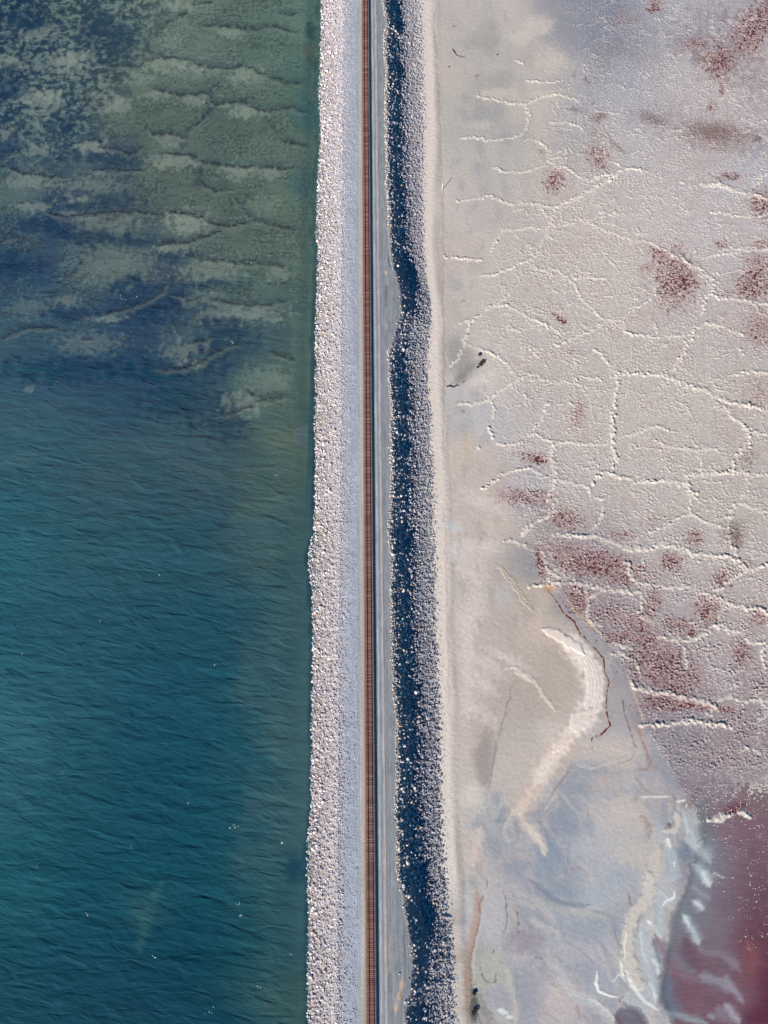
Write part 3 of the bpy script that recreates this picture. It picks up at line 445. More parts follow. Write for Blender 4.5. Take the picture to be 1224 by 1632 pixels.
warmb = sm(.1, .7, fbm(px / 60, py / 60, 120, 4)) * crust; P.col *= 1 - warmb[:, None] * .06 * np.array([0.3, .8, 1.2])
# pustules of the crust: little domes of salt
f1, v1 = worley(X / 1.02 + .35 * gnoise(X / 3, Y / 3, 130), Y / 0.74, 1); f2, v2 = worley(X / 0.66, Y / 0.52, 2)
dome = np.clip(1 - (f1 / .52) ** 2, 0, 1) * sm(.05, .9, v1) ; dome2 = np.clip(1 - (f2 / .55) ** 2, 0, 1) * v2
amp = crust * np.clip(0.75 + 1.0 * fbm(px / 30, py / 30, 140, 4), .12, 1.5) * (1 + .5 * sm(820, 950, py)) * np.where(px < 2000, 1, 0)
P.h += (amp + .5 * sm(.05, .6, red)) * (0.20 * dome + 0.12 * dome2) + .025 * gnoise(X / 1.6, Y / 1.6, 133) * smooth
P.col *= (1 + .16 * (dome + .6 * dome2 - .45) * crust)[:, None]; k = (sm(.55, .95, dome) * crust * .5)[:, None]; P.col = P.col * (1 - k) + k * lin((212, 204, 200))  # white salt tips, their sunlit brightness and darker gaps painted into the colour
rip = smooth * sm(.0, .5, fbm(px / 30, py / 30, 145, 3) + .1) * .5 + .3 * (1 - sm(14, 30, bx))
P.h += rip * .035 * gnoise((X * .5 + Y) / 0.8, (Y - .5 * X) / 3, 146)
RG1 = [((175,345),(235,355),(290,368),(350,375),(385,360),(410,345),(470,338),(520,350),(550,368)),((120,498),(165,490),(210,502),(270,500),(320,490),(350,475),(365,440),(365,400),(355,375)),((350,498),(400,505),(430,530),(450,548)),((430,575),(470,590),(515,608),(550,635),(585,650),(620,640)),
 ((240,600),(280,615),(330,620),(380,605),(420,600)),((105,720),(150,718),(190,708),(230,702),(270,722),(310,735),(360,728),(410,735),(460,745)),((550,785),(590,800),(640,825),(690,845),(740,860),(790,862),(830,885),(860,900)),((230,900),(250,860),(280,820),(330,825),(370,812),(420,830)),
 ((410,885),(430,840),(445,800),(460,760),(460,745)),((445,805),(490,805),(530,800)),((1175,670),(1195,640),(1224,620)),((1130,890),(1170,885),(1224,900)),((640,570),(690,590),(705,605)),((360,290),(430,295),(490,288)),((440,440),(500,438),(560,460)),((600,395),(650,400),(690,410)),((880,470),(940,460)),((940,635),(960,632)),((910,655),(925,658)),((1224,500),(1200,480)),((345,745),(310,760)),((480,560),(430,575)),((320,215),(350,230)),((1160,470),(1100,480))]
RG1B = [((460,742),(500,725),(560,695),(600,672),(650,650),(690,620),(705,605),(750,608),(790,615)),((600,640),(640,625),(680,625),(700,610)),((975,660),(1010,665),(1050,660),(1090,675),(1130,690),(1180,700),(1230,712)),((1010,655),(1060,668),(1110,685))]
RG2 = [((190,90),(240,85),(290,65),(330,45),(360,35),(400,15),(410,0)),((370,40),(400,65),(430,70),(465,65),(500,95),(530,115),(545,150),(560,175),(600,210),(620,235),(660,245)),((530,100),(560,92),(610,95),(650,95)),((120,260),(160,250),(200,225),(240,195),(290,195),(330,215),(370,240),(410,255),(450,275),(480,290)),((240,195),(275,175),(310,145)),((160,250),(150,290),(135,330),(120,380),(80,410)),
 ((140,335),(190,350),(230,365),(270,390),(300,420),(320,440)),((460,340),(500,325),(550,300),(600,285),(630,260),(660,245),(700,245),(740,210),(790,180),(815,160),(830,115)),((700,245),(715,270),(710,300)),((710,290),(760,300),(830,310),(880,305),(930,300)),((370,380),(410,345)),((110,548),(160,548),(210,540),(250,515),(280,490),(330,460),(380,438),(420,462),(470,470),(520,475),(580,485)),((580,455),(630,460)),
 ((240,540),(240,580),(240,600)),((380,640),(400,620),(420,580),(450,530)),((220,630),(240,670)),((340,660),(390,655),(430,675),(470,685),(530,688),(590,692),(640,690),(668,685)),((250,690),(300,695),(350,685)),((200,855),(240,830),(270,800),(320,785),(370,780),(420,800)),((470,820),(520,830),(580,845),(590,880)),
 ((700,665),(750,655),(790,635),(840,630),(870,645)),((820,680),(860,700),(910,708),(960,715),(1010,715),(1060,700)),((970,720),(990,760),(985,780)),((1160,650),(1230,655)),((1100,440),(1170,430),(1230,440)),((930,830),(940,870),(950,900)),((1150,800),(1150,850),(1130,890)),((600,350),(635,380),(660,410)),((180,720),(190,700)),((60,20),(140,30),(200,30)),((990,25),(1050,10),(1130,8)),((1110,350),(1140,370)),((600,885),(640,890)),((950,870),(980,900)),((290,270),(340,290))]
RG2B = [((660,410),(680,440),(690,470),(680,520),(670,570),(665,620),(668,680),(680,720),(668,780)),((680,440),(740,440),(800,440),(850,445),(900,465),(950,488),(1000,505),(1050,530),(1100,545),(1150,550),(1230,575)),((870,10),(910,20),(940,50),(980,65),(1020,95),(1030,130),(1010,160),(995,190),(990,230)),((1030,165),(1080,170),(1130,175),(1180,185),(1230,190)),
 ((885,430),(910,390),(930,350),(945,310),(960,280),(1000,262),(1040,262),(1090,285),(1140,300)),((470,685),(450,720),(450,760),(470,800),(450,860),(435,900)),((590,830),(620,800),(650,795),(700,810),(750,825),(800,830),(850,820),(900,830),(930,835),(950,860),(970,870)),((930,800),(980,800),(1040,795),(1100,788),(1150,800),(1230,805)),((1100,790),(1110,740),(1150,690),(1160,650),(1130,620),(1090,590),(1070,555)),((940,800),(930,835))]
RG3 = [((275,140),(310,135),(350,155),(380,175)),((415,170),(430,230),(450,255),(480,275)),((590,105),(620,70),(640,20),(640,0)),((800,110),(850,90),(900,60),(945,40),(1000,70),(1060,90)),((945,40),(950,0)),((1110,0),(1170,20),(1230,40)),((620,320),(580,350),(575,400),(600,440)),((770,330),(780,360),(760,400),(790,420),(830,450)),((1060,370),(1050,430)),((1070,460),(1130,465),(1150,500),(1230,510)),
 ((1030,320),(1080,290),(1110,265),(1150,250)),((920,520),(930,560),(935,600)),((665,545),(700,545),(730,560),(760,590),(770,620)),((1040,710),(1080,700),(1140,710),(1230,715)),((1200,520),(1215,600)),((1140,880),(1200,895)),((670,500),(720,530)),((360,300),(410,300)),((1180,690),(1200,720),(1230,750))]
RG3B = [((340,120),(380,80),(410,60),(450,40),(455,0)),((455,110),(490,120),(540,118),(600,125),(640,135),(690,155),(740,172),(790,168),(840,150),(900,165),(960,185),(1020,190),(1080,195),(1120,215),(1150,240),(1230,225)),((1110,0),(1080,90),(1090,150),(1115,190)),((410,300),(460,290),(520,288),(570,300),(640,310),(720,322),(770,325)),((720,215),(730,260),(760,290),(800,300),(870,305),(950,305),(1000,330),(1060,355),(1100,370),(1160,380),(1230,400)),
 ((1060,440),(1030,450),(980,480),(920,500),(870,495),(830,485)),((725,640),(740,660),(800,680),(870,690),(920,700),(990,715),(1040,740),(1010,770)),((760,800),(820,800),(880,795),(930,785),(990,790),(1050,800),(1100,810))]
RIDGES = dict(RG1=RG1, RG1B=RG1B, RG2=RG2, RG2B=RG2B, RG3=RG3, RG3B=RG3B)
def cellnet(x, y, seed):
    rs = np.random.RandomState(900 + seed); A = rs.rand(256, 256); B = rs.rand(256, 256); ix = np.floor(x).astype(np.int64); iy = np.floor(y).astype(np.int64); d1 = np.full(x.shape, 9.0); d2 = np.full(x.shape, 9.0)
    for a in (-1, 0, 1):
        for b in (-1, 0, 1):
            i = (ix + a) & 255; j = (iy + b) & 255; d = np.hypot(ix + a + .5 + (A[i, j] - .5) * .9 - x, iy + b + .5 + (B[i, j] - .5) * .9 - y); d2 = np.minimum(d2, np.maximum(d, d1)); d1 = np.minimum(d1, d)
    return d2 - d1
cn = cellnet(X / 15 + .25 * fbm(X / 6, Y / 6, 240, 3), Y / 10 + .25 * fbm(X / 6, Y / 6, 245, 3), 1)
cn = (1 - sm(.0, .075, cn)) * sm(-.35, .15, fbm(X / 16, Y / 16, 250, 3)) * crust * (1 - .8 * sm(1150, 1230, py)) * sm(.1, .5, .5 + gnoise(X / 1.6, Y / 1.6, 255))
P.h += cn * .20; P.col = P.col * (1 - .4 * cn[:, None]) + .4 * cn[:, None] * lin((216, 208, 200))
for S_, Ls, w_ in ((S1, 'RG1', 1.5), (S1, 'RG1B', 2.4), (S2, 'RG2', 1.6), (S2, 'RG2B', 2.4), (S3, 'RG3', 1.7), (S3, 'RG3B', 2.8)):
    for L_ in RIDGES[Ls]: P.stroke(T(*S_, *L_), w_ * 1.1, (208, 200, 194), .28, soft=.95, h=.11, brk=.22)
# swarm of pressure-ridge mounds along the traced polygon cracks
_w = (1 - sm(1150, 1280, py) * smooth)[:, None]; P.col = P.col * (1 + _w * (np.array([1.035, .995, 1.0]) - 1)); H = P.h.reshape(ny, nx).copy(); Cc = P.col.reshape(ny, nx, 3).copy()
def mound(x, y, r, h, ex=1.0):
    i0, i1 = np.searchsorted(xa, [x - 1.5 * r, x + 1.5 * r]); j0, j1 = np.searchsorted(ya, [y - 1.5 * r, y + 1.5 * r])
    if i1 <= i0 or j1 <= j0: return
    dx = (xa[i0:i1][None, :] - x) / r; dy = (ya[j0:j1][:, None] - y) / (r * ex); d = dx * dx + dy * dy
    s = h * np.clip(1 - d, 0, 1) ** .6; H[j0:j1, i0:i1] = np.maximum(H[j0:j1, i0:i1], s - .02 + 0 * H[j0:j1, i0:i1])
    k = (np.clip(1.4 - d, 0, 1) * .42)[..., None]; Cc[j0:j1, i0:i1] = Cc[j0:j1, i0:i1] * (1 - k) + lin((216, 207, 200)) * k
def ridge(pts, big=1.0, stain=None):
    a = np.array(pts); 
    P.col[:] = P.col
    x, y = P2G(a[:, 0], a[:, 1], ZS)
    for k in range(len(x) - 1):
        L_ = math.hypot(x[k + 1] - x[k], y[k + 1] - y[k]); n = max(1, int(L_ / (0.62)))
        for q in range(n):
            if random.random() < .05 + .25 * (big < .9) * (float(gnoise(np.array([x[k] * .2 + q * .11]), np.array([y[k] * .2]), 151)[0]) > .12): continue
            t = (q + random.random()) / n; wv = .9 * float(gnoise(np.array([x[k] * .3 + t]), np.array([y[k] * .3 + q * .35]), 150)[0])
            nxx, nyy = -(y[k + 1] - y[k]) / L_, (x[k + 1] - x[k]) / L_
            o = wv + random.gauss(0, .26 + .2 * (big > .9)); hm_ = .85 + .7 * float(gnoise(np.array([(x[k] + y[k]) * .13 + q * .05]), np.array([y[k] * .13]), 152)[0])
            mound(x[k] + t * (x[k + 1] - x[k]) + nxx * o, y[k] + t * (y[k + 1] - y[k]) + nyy * o, random.uniform(.42, .95) * (.72 + .3 * big), random.uniform(.26, .64) * big * hm_, random.uniform(.8, 1.15))
RG4B = [((1005,240),(1020,238)),((1035,235),(1080,226)),((1085,232),(1100,222)),((1110,218),(1135,222)),((1130,215),(1160,228)),((1045,232),(1075,230))]
# the same kind of cracked crust goes on beyond the framed ground
for S_, Ls, big in ((S1, RG1, .62), (S1, RG1B, 1.0), (S2, RG2, .68), (S2, RG2B, .95), (S3, RG3, .72), (S3, RG3B, 1.0), (S4, RG4B, 1.0)):
    for L_ in Ls: ridge(T(*S_, *L_), big)
for k_ in range(60):
    a0 = random.uniform(1240, 1700); b0 = random.uniform(-100, 1150); p_ = [(a0, b0)]
    an = random.uniform(0, 6.28)
    for q in range(4): an += random.uniform(-.5, .5); p_.append((p_[-1][0] + 30 * math.cos(an), p_[-1][1] + 30 * math.sin(an)))
    ridge(p_, .85)
P.col = Cc.reshape(-1, 3); Hf = H.ravel()
P.px = px
for (a, b, rx, ry, an) in [(945,165,3,2,0),(935,128,8,3,60),(862,244,5,3,40),(915,175,14,3,10),(915,120,3,2,0),(985,235,18,3,45),(960,185,7,5,0),(1115,95,12,6,0),(1040,190,22,8,20),(1140,210,40,12,10),(740,480,3,2,0),(724,40,3,1.5,0),(900,930,6,3,0),(1170,850,16,18,0),(1175,860,6,14,0),(738,655,3,3,0),(760,120,3,2,0)]:
    P.blob(a, b, rx, ry, (108, 84, 78), .55, .7, ang=an, rag=.9, sc=3)
Z = ZS + Hf; Z = np.where(X < 24, np.minimum(Z, ZS - .3 + (X - 17) * .03), Z)
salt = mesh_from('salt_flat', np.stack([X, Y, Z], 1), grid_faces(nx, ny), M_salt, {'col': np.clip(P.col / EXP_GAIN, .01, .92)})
tag(salt, kind='structure')

# ------------------------------------------------------------------ brine lying in the hollows of the flat and in the pink lake
xb = axis(60, 205, 0.6, 6000); xb = xb[xb > 55]; yb = axis(-182, 272, 0.6, 6000)
gx, gy = np.meshgrid(xb, yb); Xb, Yb = gx.ravel(), gy.ravel(); bpx, bpy_ = G2P(Xb, Yb, ZS)
lake = lake_at(bpx, bpy_)
inl = sm(1165, 1190, bpy_ + 10 * fbm(bpx / 40, bpy_ / 40, 70, 3)) * sm(940, 960, bpx)
PB = Paint(bpx, bpy_, (112, 80, 98)); PB.jag = .35
PB.splats([(1080,1200,25,(122,126,140)),(1130,1200,30,(152,147,155)),(1200,1200,30,(142,132,142)),(1110,1260,18,(118,123,138)),(1160,1250,25,(132,112,124)),(1210,1260,25,(124,100,112)),(1110,1310,16,(112,122,138)),(1150,1310,20,(128,104,120)),(1200,1320,25,(124,96,110)),(1125,1360,16,(116,128,144)),(1155,1370,20,(126,112,128)),(1205,1380,25,(118,88,104)),(1095,1400,15,(128,137,151)),(1130,1400,20,(126,124,140)),(1165,1430,20,(120,98,114)),(1210,1440,25,(108,74,92)),(1075,1450,14,(120,132,148)),(1110,1460,20,(122,120,136)),(1150,1480,20,(124,108,124)),(1195,1490,20,(112,72,88)),(1220,1500,18,(98,54,74)),(1062,1490,10,(118,128,144)),(1090,1495,14,(122,114,130)),(1060,1530,10,(120,112,128)),(1100,1530,16,(118,90,106)),(1150,1540,20,(116,92,108)),(1195,1550,16,(124,78,92)),(1222,1560,14,(96,46,70)),(1055,1570,10,(112,118,136)),(1090,1570,14,(118,84,102)),(1130,1580,18,(120,88,106)),(1180,1590,16,(118,82,100)),(1215,1610,16,(96,44,70)),(1065,1605,10,(114,118,134)),(1100,1610,16,(122,90,106)),(1010,1600,14,(124,126,142)),(1020,1625,16,(112,104,120)),(1290,1300,24,(104,64,80)),(1290,1430,24,(96,52,72)),(1290,1560,24,(94,44,68))], 8)
g_ = PB.col.mean(1, keepdims=True); PB.col = (PB.col * .86 + g_ * .14) * 1.05
for a in VE: PB.stroke(T(*a[0], *a[1]), a[2] * 2.2, a[3], .28, soft=.95)
for a in VE: PB.stroke(T(*a[0], *a[1]), a[2] * 1.15, a[3], .8, soft=.9)
c = PB.col * (1 + .07 * fbm(bpx / 22, bpy_ / 9, 115, 4))[:, None]
cR = lin((104, 54, 56)); c = c * inl[:, None] + cR * (1 - inl[:, None]) * (1 + .25 * fbm(bpx / 20, bpy_ / 20, 118, 3))[:, None]
murk = inl * (0.10 + .84 * sm(.08, .7, lake)) + (1 - inl) * .80
wv = np.ones(len(Xb)); V = np.stack([Xb, Yb, np.full(len(Xb), ZS - .035)], 1)
F = grid_faces(len(xb), len(yb)); shb = np.interp(bpy_, [b for a, b in shore], [a for a, b in shore])
brine = mesh_from('brine_water', V, F, M_brine, {'col': np.clip(c / EXP_GAIN, .004, .9), 'murk': np.clip(murk, 0, 1), 'wave': wv}); tag(brine, kind='structure')

# ------------------------------------------------------------------ lake bed and lake water
def murk_at(px, py): return np.interp(py + 95 * fbm(px / 110, py / 70, 195, 4) - .10 * (px - 250), [-200, 300, 420, 560, 680, 800, 950, 1100], [.25, .32, .40, .52, .68, .85, .96, 1.0])
xl = axis(-195, -16, 0.42, 6000); xl = xl[xl < -12]; yl = axis(-182, 275, 0.42, 6000)
gx, gy = np.meshgrid(xl, yl); X, Y = gx.ravel(), gy.ravel(); px, py = G2P(X, Y, ZW)
P = Paint(px, py, (92, 122, 112))
D, G_, Lg = (28, 66, 96), (84, 112, 104), (128, 150, 134)
P.col = P.col
SP = [(20,40,22,(40,78,102)),(60,15,22,(46,80,98)),(120,15,25,(84,112,104)),(170,30,22,(44,80,100)),(230,20,25,(96,122,112)),(300,20,28,(110,134,122)),(400,20,35,(88,112,106)),(480,30,18,(92,124,114)),(20,100,20,(80,106,106)),(70,60,20,(70,98,104)),(110,70,20,(30,68,98)),(180,60,22,(28,66,98)),(240,70,25,(90,118,108)),(320,60,30,(84,110,104)),(420,60,30,(86,114,108)),
 (20,135,20,(46,82,104)),(60,110,18,(66,94,104)),(110,95,20,(120,142,134)),(165,85,20,(40,76,100)),(230,95,20,(100,126,112)),(300,90,25,(112,134,124)),(390,90,25,(86,112,106)),(400,120,20,(114,136,124)),(470,110,18,(72,108,106)),(60,150,20,(112,134,128)),(120,140,20,(70,98,104)),(180,130,20,(100,120,112)),(260,140,25,(92,116,104)),(340,150,25,(82,110,100)),(420,160,25,(84,112,100)),(485,170,12,(52,104,112)),
 (20,190,18,(60,92,106)),(60,215,28,(86,112,110)),(120,200,25,(64,94,106)),(180,190,25,(92,116,104)),(250,190,25,(86,112,100)),(330,200,30,(78,106,98)),(420,200,30,(84,112,100)),(20,250,22,(40,78,106)),(90,250,22,(46,82,106)),(150,250,25,(58,88,108)),(200,245,20,(60,88,106)),(270,255,30,(96,120,106)),(350,250,30,(80,106,100)),(430,260,30,(92,118,108)),(485,280,12,(54,100,108)),
 (30,290,30,(90,118,112)),(60,280,15,(104,128,116)),(130,290,30,(92,116,108)),(110,320,25,(36,72,104)),(170,310,25,(44,80,106)),(240,310,30,(80,106,100)),(320,300,30,(82,106,100)),(410,310,30,(90,116,104)),(20,360,25,(60,92,108)),(80,350,30,(34,72,104)),(160,345,30,(80,106,106)),(230,350,25,(64,92,104)),(300,350,28,(104,126,112)),(380,350,30,(82,106,100)),(440,370,25,(88,114,104)),
 (20,410,25,(38,76,104)),(60,420,20,(30,70,104)),(40,385,20,(84,112,110)),(120,410,25,(70,100,110)),(180,430,35,(84,112,110)),(245,430,22,(70,98,108)),(300,400,25,(60,90,104)),(335,425,30,(96,120,108)),(420,430,30,(84,112,104)),(260,470,30,(22,64,102)),(200,480,30,(24,66,102)),(110,470,28,(62,94,108)),(40,480,28,(52,88,108)),(330,500,40,(72,104,108)),(400,490,40,(78,108,106)),(40,540,40,(62,98,108)),(120,545,40,(66,100,108)),(200,530,35,(50,86,106)),(300,575,14,(106,132,118)),(290,550,30,(66,96,106)),(350,520,30,(34,74,104)),(400,540,30,(46,86,106)),
 (60,590,40,(30,74,104)),(180,590,50,(26,70,102)),(120,570,30,(36,78,104)),(270,600,30,(26,70,102)),(340,600,30,(36,78,102)),(385,620,16,(92,124,112)),(390,645,14,(90,122,108)),(430,600,25,(72,106,106)),(330,650,30,(52,90,104)),(440,660,30,(70,102,104)),(370,680,25,(34,76,100)),(60,660,50,(56,98,110)),(200,680,60,(50,92,106)),(450,720,40,(66,100,104)),(480,690,8,(104,136,122)),(300,750,60,(50,90,106)),(100,800,80,(46,90,108))]
P.splats(SP, 14)
# mottled weed in the north-west corner
nw = (1 - sm(150, 260, px + .5 * py - 60)) * (1 - sm(170, 330, py)); f = fbm(px / 13, py / 9, 160, 5, .6) + .3 * fbm(px / 40, py / 30, 165, 2)
k = (nw * sm(-.06, .22, f))[:, None]; P.col = P.col * (1 - .8 * k) + .8 * k * lin((14, 60, 88)); k = (nw * sm(.02, .3, -f) * .5)[:, None]; P.col = P.col * (1 - k) + k * lin((128, 150, 140))
f = fbm(px / 5, py / 3.5, 170, 4, .6); mid = (1 - sm(400, 640, py)) * sm(0, .3, fbm(px / 50, py / 35, 175, 3) + .25)
k = (mid * sm(.0, .4, f) * .5)[:, None]; P.col = P.col * (1 - k) + k * lin((40, 66, 78)); k = (mid * sm(.1, .5, -f) * .32)[:, None]; P.col = P.col * (1 - k) + k * lin((132, 150, 134))
for sd_, a_ in ((176, .5), (177, .42), (178, .35)):
    rr_ = 1 - np.abs(fbm(px / (26 + 9 * (sd_ - 176)) + .4 * fbm(px / 12, py / 9, 186, 2), py / (11 + 3 * (sd_ - 176)), sd_, 3)) * 7; zn_ = (1 - sm(430, 640, py)) * sm(-.15, .35, fbm(px / 60, py / 40, sd_ + 12, 2)) * sm(10, 50, 505 - px)
    k = (zn_ * sm(.0, .9, rr_) * a_)[:, None]; P.col = P.col * (1 - k) + k * lin((36, 52, 66))
Wa, Wb = (0, 0, 2.354), (0, 400, 2.354)
for (S_, a, b, rx, ry, s_) in [(Wa,600,232,55,24,1),(Wa,670,238,18,18,1),(Wa,735,250,24,18,1.1),(Wa,790,262,30,14,.7),(Wa,920,268,50,26,1),(Wa,735,368,42,18,.9),(Wa,920,412,48,20,1.3),(Wa,845,392,22,8,1.1),(Wa,340,543,44,18,1.3),(Wa,245,222,50,28,1.2),(Wa,280,205,40,16,1),(Wa,640,600,80,22,1),(Wa,890,635,48,26,1),(Wa,1010,640,36,18,.9),(Wa,700,828,66,32,1.3),(Wa,430,395,44,20,1),(Wa,290,740,50,14,1),(Wa,90,670,70,22,.8),(Wa,120,770,70,14,.9),(Wa,30,225,36,24,1.1),(Wa,150,360,60,24,1),(Wa,435,45,15,16,1.3),(Wa,660,12,50,18,1),(Wa,860,115,40,20,1),(Wa,640,150,30,30,.5),(Wa,340,700,90,40,.6),(Wa,270,793,40,10,.9),(Wa,530,280,40,20,.7),(Wa,590,345,40,14,.8),(Wa,450,365,44,16,.6),(Wa,400,830,110,26,.6),(Wa,640,520,40,22,.7),(Wa,130,560,40,14,.9),(Wa,20,490,30,20,.9),(Wa,800,345,26,12,.4),(Wa,180,345,36,16,1),(Wa,120,120,40,20,1),(Wa,980,760,60,30,.4),(Wa,640,925,60,14,.9),
  (Wb,420,60,120,60,.5),(Wb,780,62,95,38,.7),(Wb,960,230,90,26,.6),(Wb,840,225,160,36,.55),(Wb,722,408,34,16,1.2),(Wb,900,565,60,36,.9),(Wb,690,370,80,36,.55),(Wb,330,340,100,34,.5),(Wb,1128,685,12,24,.9),(Wb,1000,480,70,50,.4),(Wb,240,180,36,16,.6),(Wb,100,515,20,10,.6),(Wb,1050,75,40,24,.6),(Wb,390,245,60,12,.8),(Wb,590,160,30,10,.6),(Wb,770,165,60,10,.7),(Wb,100,210,60,30,.4)]:
    q = T(*S_, (a, b))[0]; P.blob(q[0], q[1], rx / 2.354 * 1.1, ry / 2.354 * 1.1, (142, 156, 142), .52 * min(s_, 1.2), .5, rag=1.0, sc=9)
for (S_, a, b, rx, ry) in [(Wa,450,130,50,60),(Wa,20,300,46,60),(Wa,25,535,40,30),(Wa,420,590,110,20),(Wa,360,745,120,26),(Wa,150,840,110,24),(Wa,330,880,110,24),(Wa,480,900,110,18),(Wa,80,70,60,40),(Wa,380,90,60,50),(Wa,200,470,50,20),(Wb,40,50,80,40),(Wb,560,160,110,40),(Wb,640,230,110,36),(Wb,480,110,60,24),(Wb,800,120,90,16),(Wb,850,290,80,40),(Wb,260,440,220,36),(Wb,830,350,110,26),(Wb,620,450,140,30),(Wb,840,640,70,40),(Wb,790,400,60,40),(Wb,700,560,120,60),(Wb,260,230,80,20),(Wb,650,20,60,20)]:
    q = T(*S_, (a, b))[0]; P.blob(q[0], q[1], rx / 2.354 * 1.1, ry / 2.354 * 1.1, (12, 62, 92), .66, .55, rag=1.0, sc=14)
RL1 = [((745,82),(820,90),(900,97),(950,103),(1000,90),(1060,100),(1115,118)),((545,225),(580,205),(630,212),(690,215),(740,232),(800,245),(860,250),(905,235),(915,222)),((920,240),(980,270),(1040,295),(1090,305),(1135,300)),((560,325),(620,335),(680,352),(740,345),(775,342)),((770,375),(820,385),(870,375),(920,385),(970,405),(1010,412),(1050,400),(1090,397),(1130,410),(1160,415)),
 ((820,305),(780,345),(800,390),(750,450),(700,490),(690,540),(680,560)),((540,470),(570,495),(640,495),(690,510)),((590,570),(660,570),(720,582),(770,605),(850,615),(930,622),(1000,618),(1060,630),(1120,620)),((370,545),(430,552),(480,575),(540,545)),((750,620),(745,680),(800,710),(870,705)),((870,730),(910,780),(940,815),(1000,830),(1060,845),(1110,855)),((630,790),(700,795),(760,810),(800,840),(880,840),(940,830)),
 ((580,920),(640,900),(700,905),(770,880),(830,860)),((1060,520),(1110,535),(1160,545)),((1000,450),(1025,480)),((400,240),(460,240),(520,240),(545,225)),((340,630),(430,632),(540,635),(570,600)),((490,650),(470,690)),((0,615),(80,640),(160,655),(250,660)),((170,790),(240,810),(330,800),(420,790),(520,790),(580,800)),((600,100),(650,65),(700,40)),((1040,45),(1120,42)),((720,8),(800,3)),((270,530),(320,520),(385,522)),((550,150),(545,200)),((0,900),(60,880))]
RL2 = [((690,5),(740,20),(790,35),(850,30),(900,45),(960,40),(1020,45),(1075,55)),((640,150),(700,180),(760,170),(830,185),(900,195),(1000,200),(1080,175)),((350,250),(420,225),(500,205),(560,180),(610,145),(640,100)),((260,100),(310,30)),((0,320),(100,285),(210,280)),((560,430),(620,440),(700,435),(750,415),(800,380),(860,350),(910,345)),((800,610),(870,600),(930,580),(980,555),(1030,545),(1080,540)),((910,510),(940,530),(980,545)),((1010,370),(1060,390),(1105,410)),((700,345),(800,320)),((300,325),(340,325)),((640,260),(670,310))]
for S_, Ls, o_ in ((Wa, RL1, .85), (Wb, RL2, .75)):
    for L_ in Ls:
        p_ = T(*S_, *L_); P.stroke([(a, b - 3) for a, b in p_], 7, (40, 74, 92), .40, soft=.9); P.stroke(p_, 2.9, (34, 46, 62), o_, soft=.8, brk=.34, h=.15); P.stroke([(a, b + 4) for a, b in p_], 3.5, (136, 154, 138), .22, soft=.9)
for S_, Ls in ((Wa, [((820,305),(780,345),(800,390),(750,450)),((430,240),(440,330),(500,350)),((550,150),(540,220)),((740,620),(745,700)),((480,750),(440,800),(360,830))]),):
    for L_ in Ls: P.stroke(T(*S_, *L_), 8, (48, 66, 82), .5, soft=.9, brk=.3)
# combed streaks close to the causeway
wlx = np.interp(py, [b for a, b in WL], [a for a, b in WL]); dsh = wlx - px
k = (sm(55, 8, dsh) * .35)[:, None]; P.col = P.col * (1 - k) + k * lin((66, 104, 104)); P.col *= (1 + .10 * gnoise(px / 2.5, py / 45, 180) * sm(70, 20, dsh))[:, None]
k = (sm(14, 2, dsh + 5 * gnoise(px / 9, py / 22, 181)) * .75)[:, None]; P.col = P.col * (1 - k) + k * lin((16, 52, 74))
P.blob(494, 42, 8, 15, (30, 66, 84), .8, .5, rag=.5, sc=6); P.blob(492, 75, 15, 9, (88, 100, 92), .8, .5, rag=.6, sc=5, h=.5); P.blob(497, 92, 9, 12, (60, 74, 74), .6, .6)
g_ = P.col.mean(1, keepdims=True); P.col = (P.col * .78 + g_ * .22) * np.array([.88, .84, .90]); mk_ = murk_at(px, py)[:, None]; bedc = (P.col - mk_ * lin((44, 84, 104))) / np.maximum((1 - mk_) ** 2 * .85, .02) * (1 - sm(.75, .97, mk_)) + .02 * sm(.75, .97, mk_)
bedz = ZW - 1.2 - 4.5 * sm(500, 1000, py) + P.h * .5
bedz = bedz - 1.2 * sm(9, 2, f_w(Y) - X)
bed = mesh_from('lake_bed', np.stack([X, Y, bedz], 1), grid_faces(len(xl), len(yl)), M_bed, {'col': np.clip(bedc / EXP_GAIN, .004, .85)}); tag(bed, kind='structure')
xq = axis(-195, -16, 1.2, 6000); xq = xq[xq < -14]; yq = axis(-182, 275, 1.2, 6000)
gx, gy = np.meshgrid(xq, yq); X, Y = gx.ravel(), gy.ravel(); px, py = G2P(X, Y, ZW)
P = Paint(px, py, (36, 86, 104))
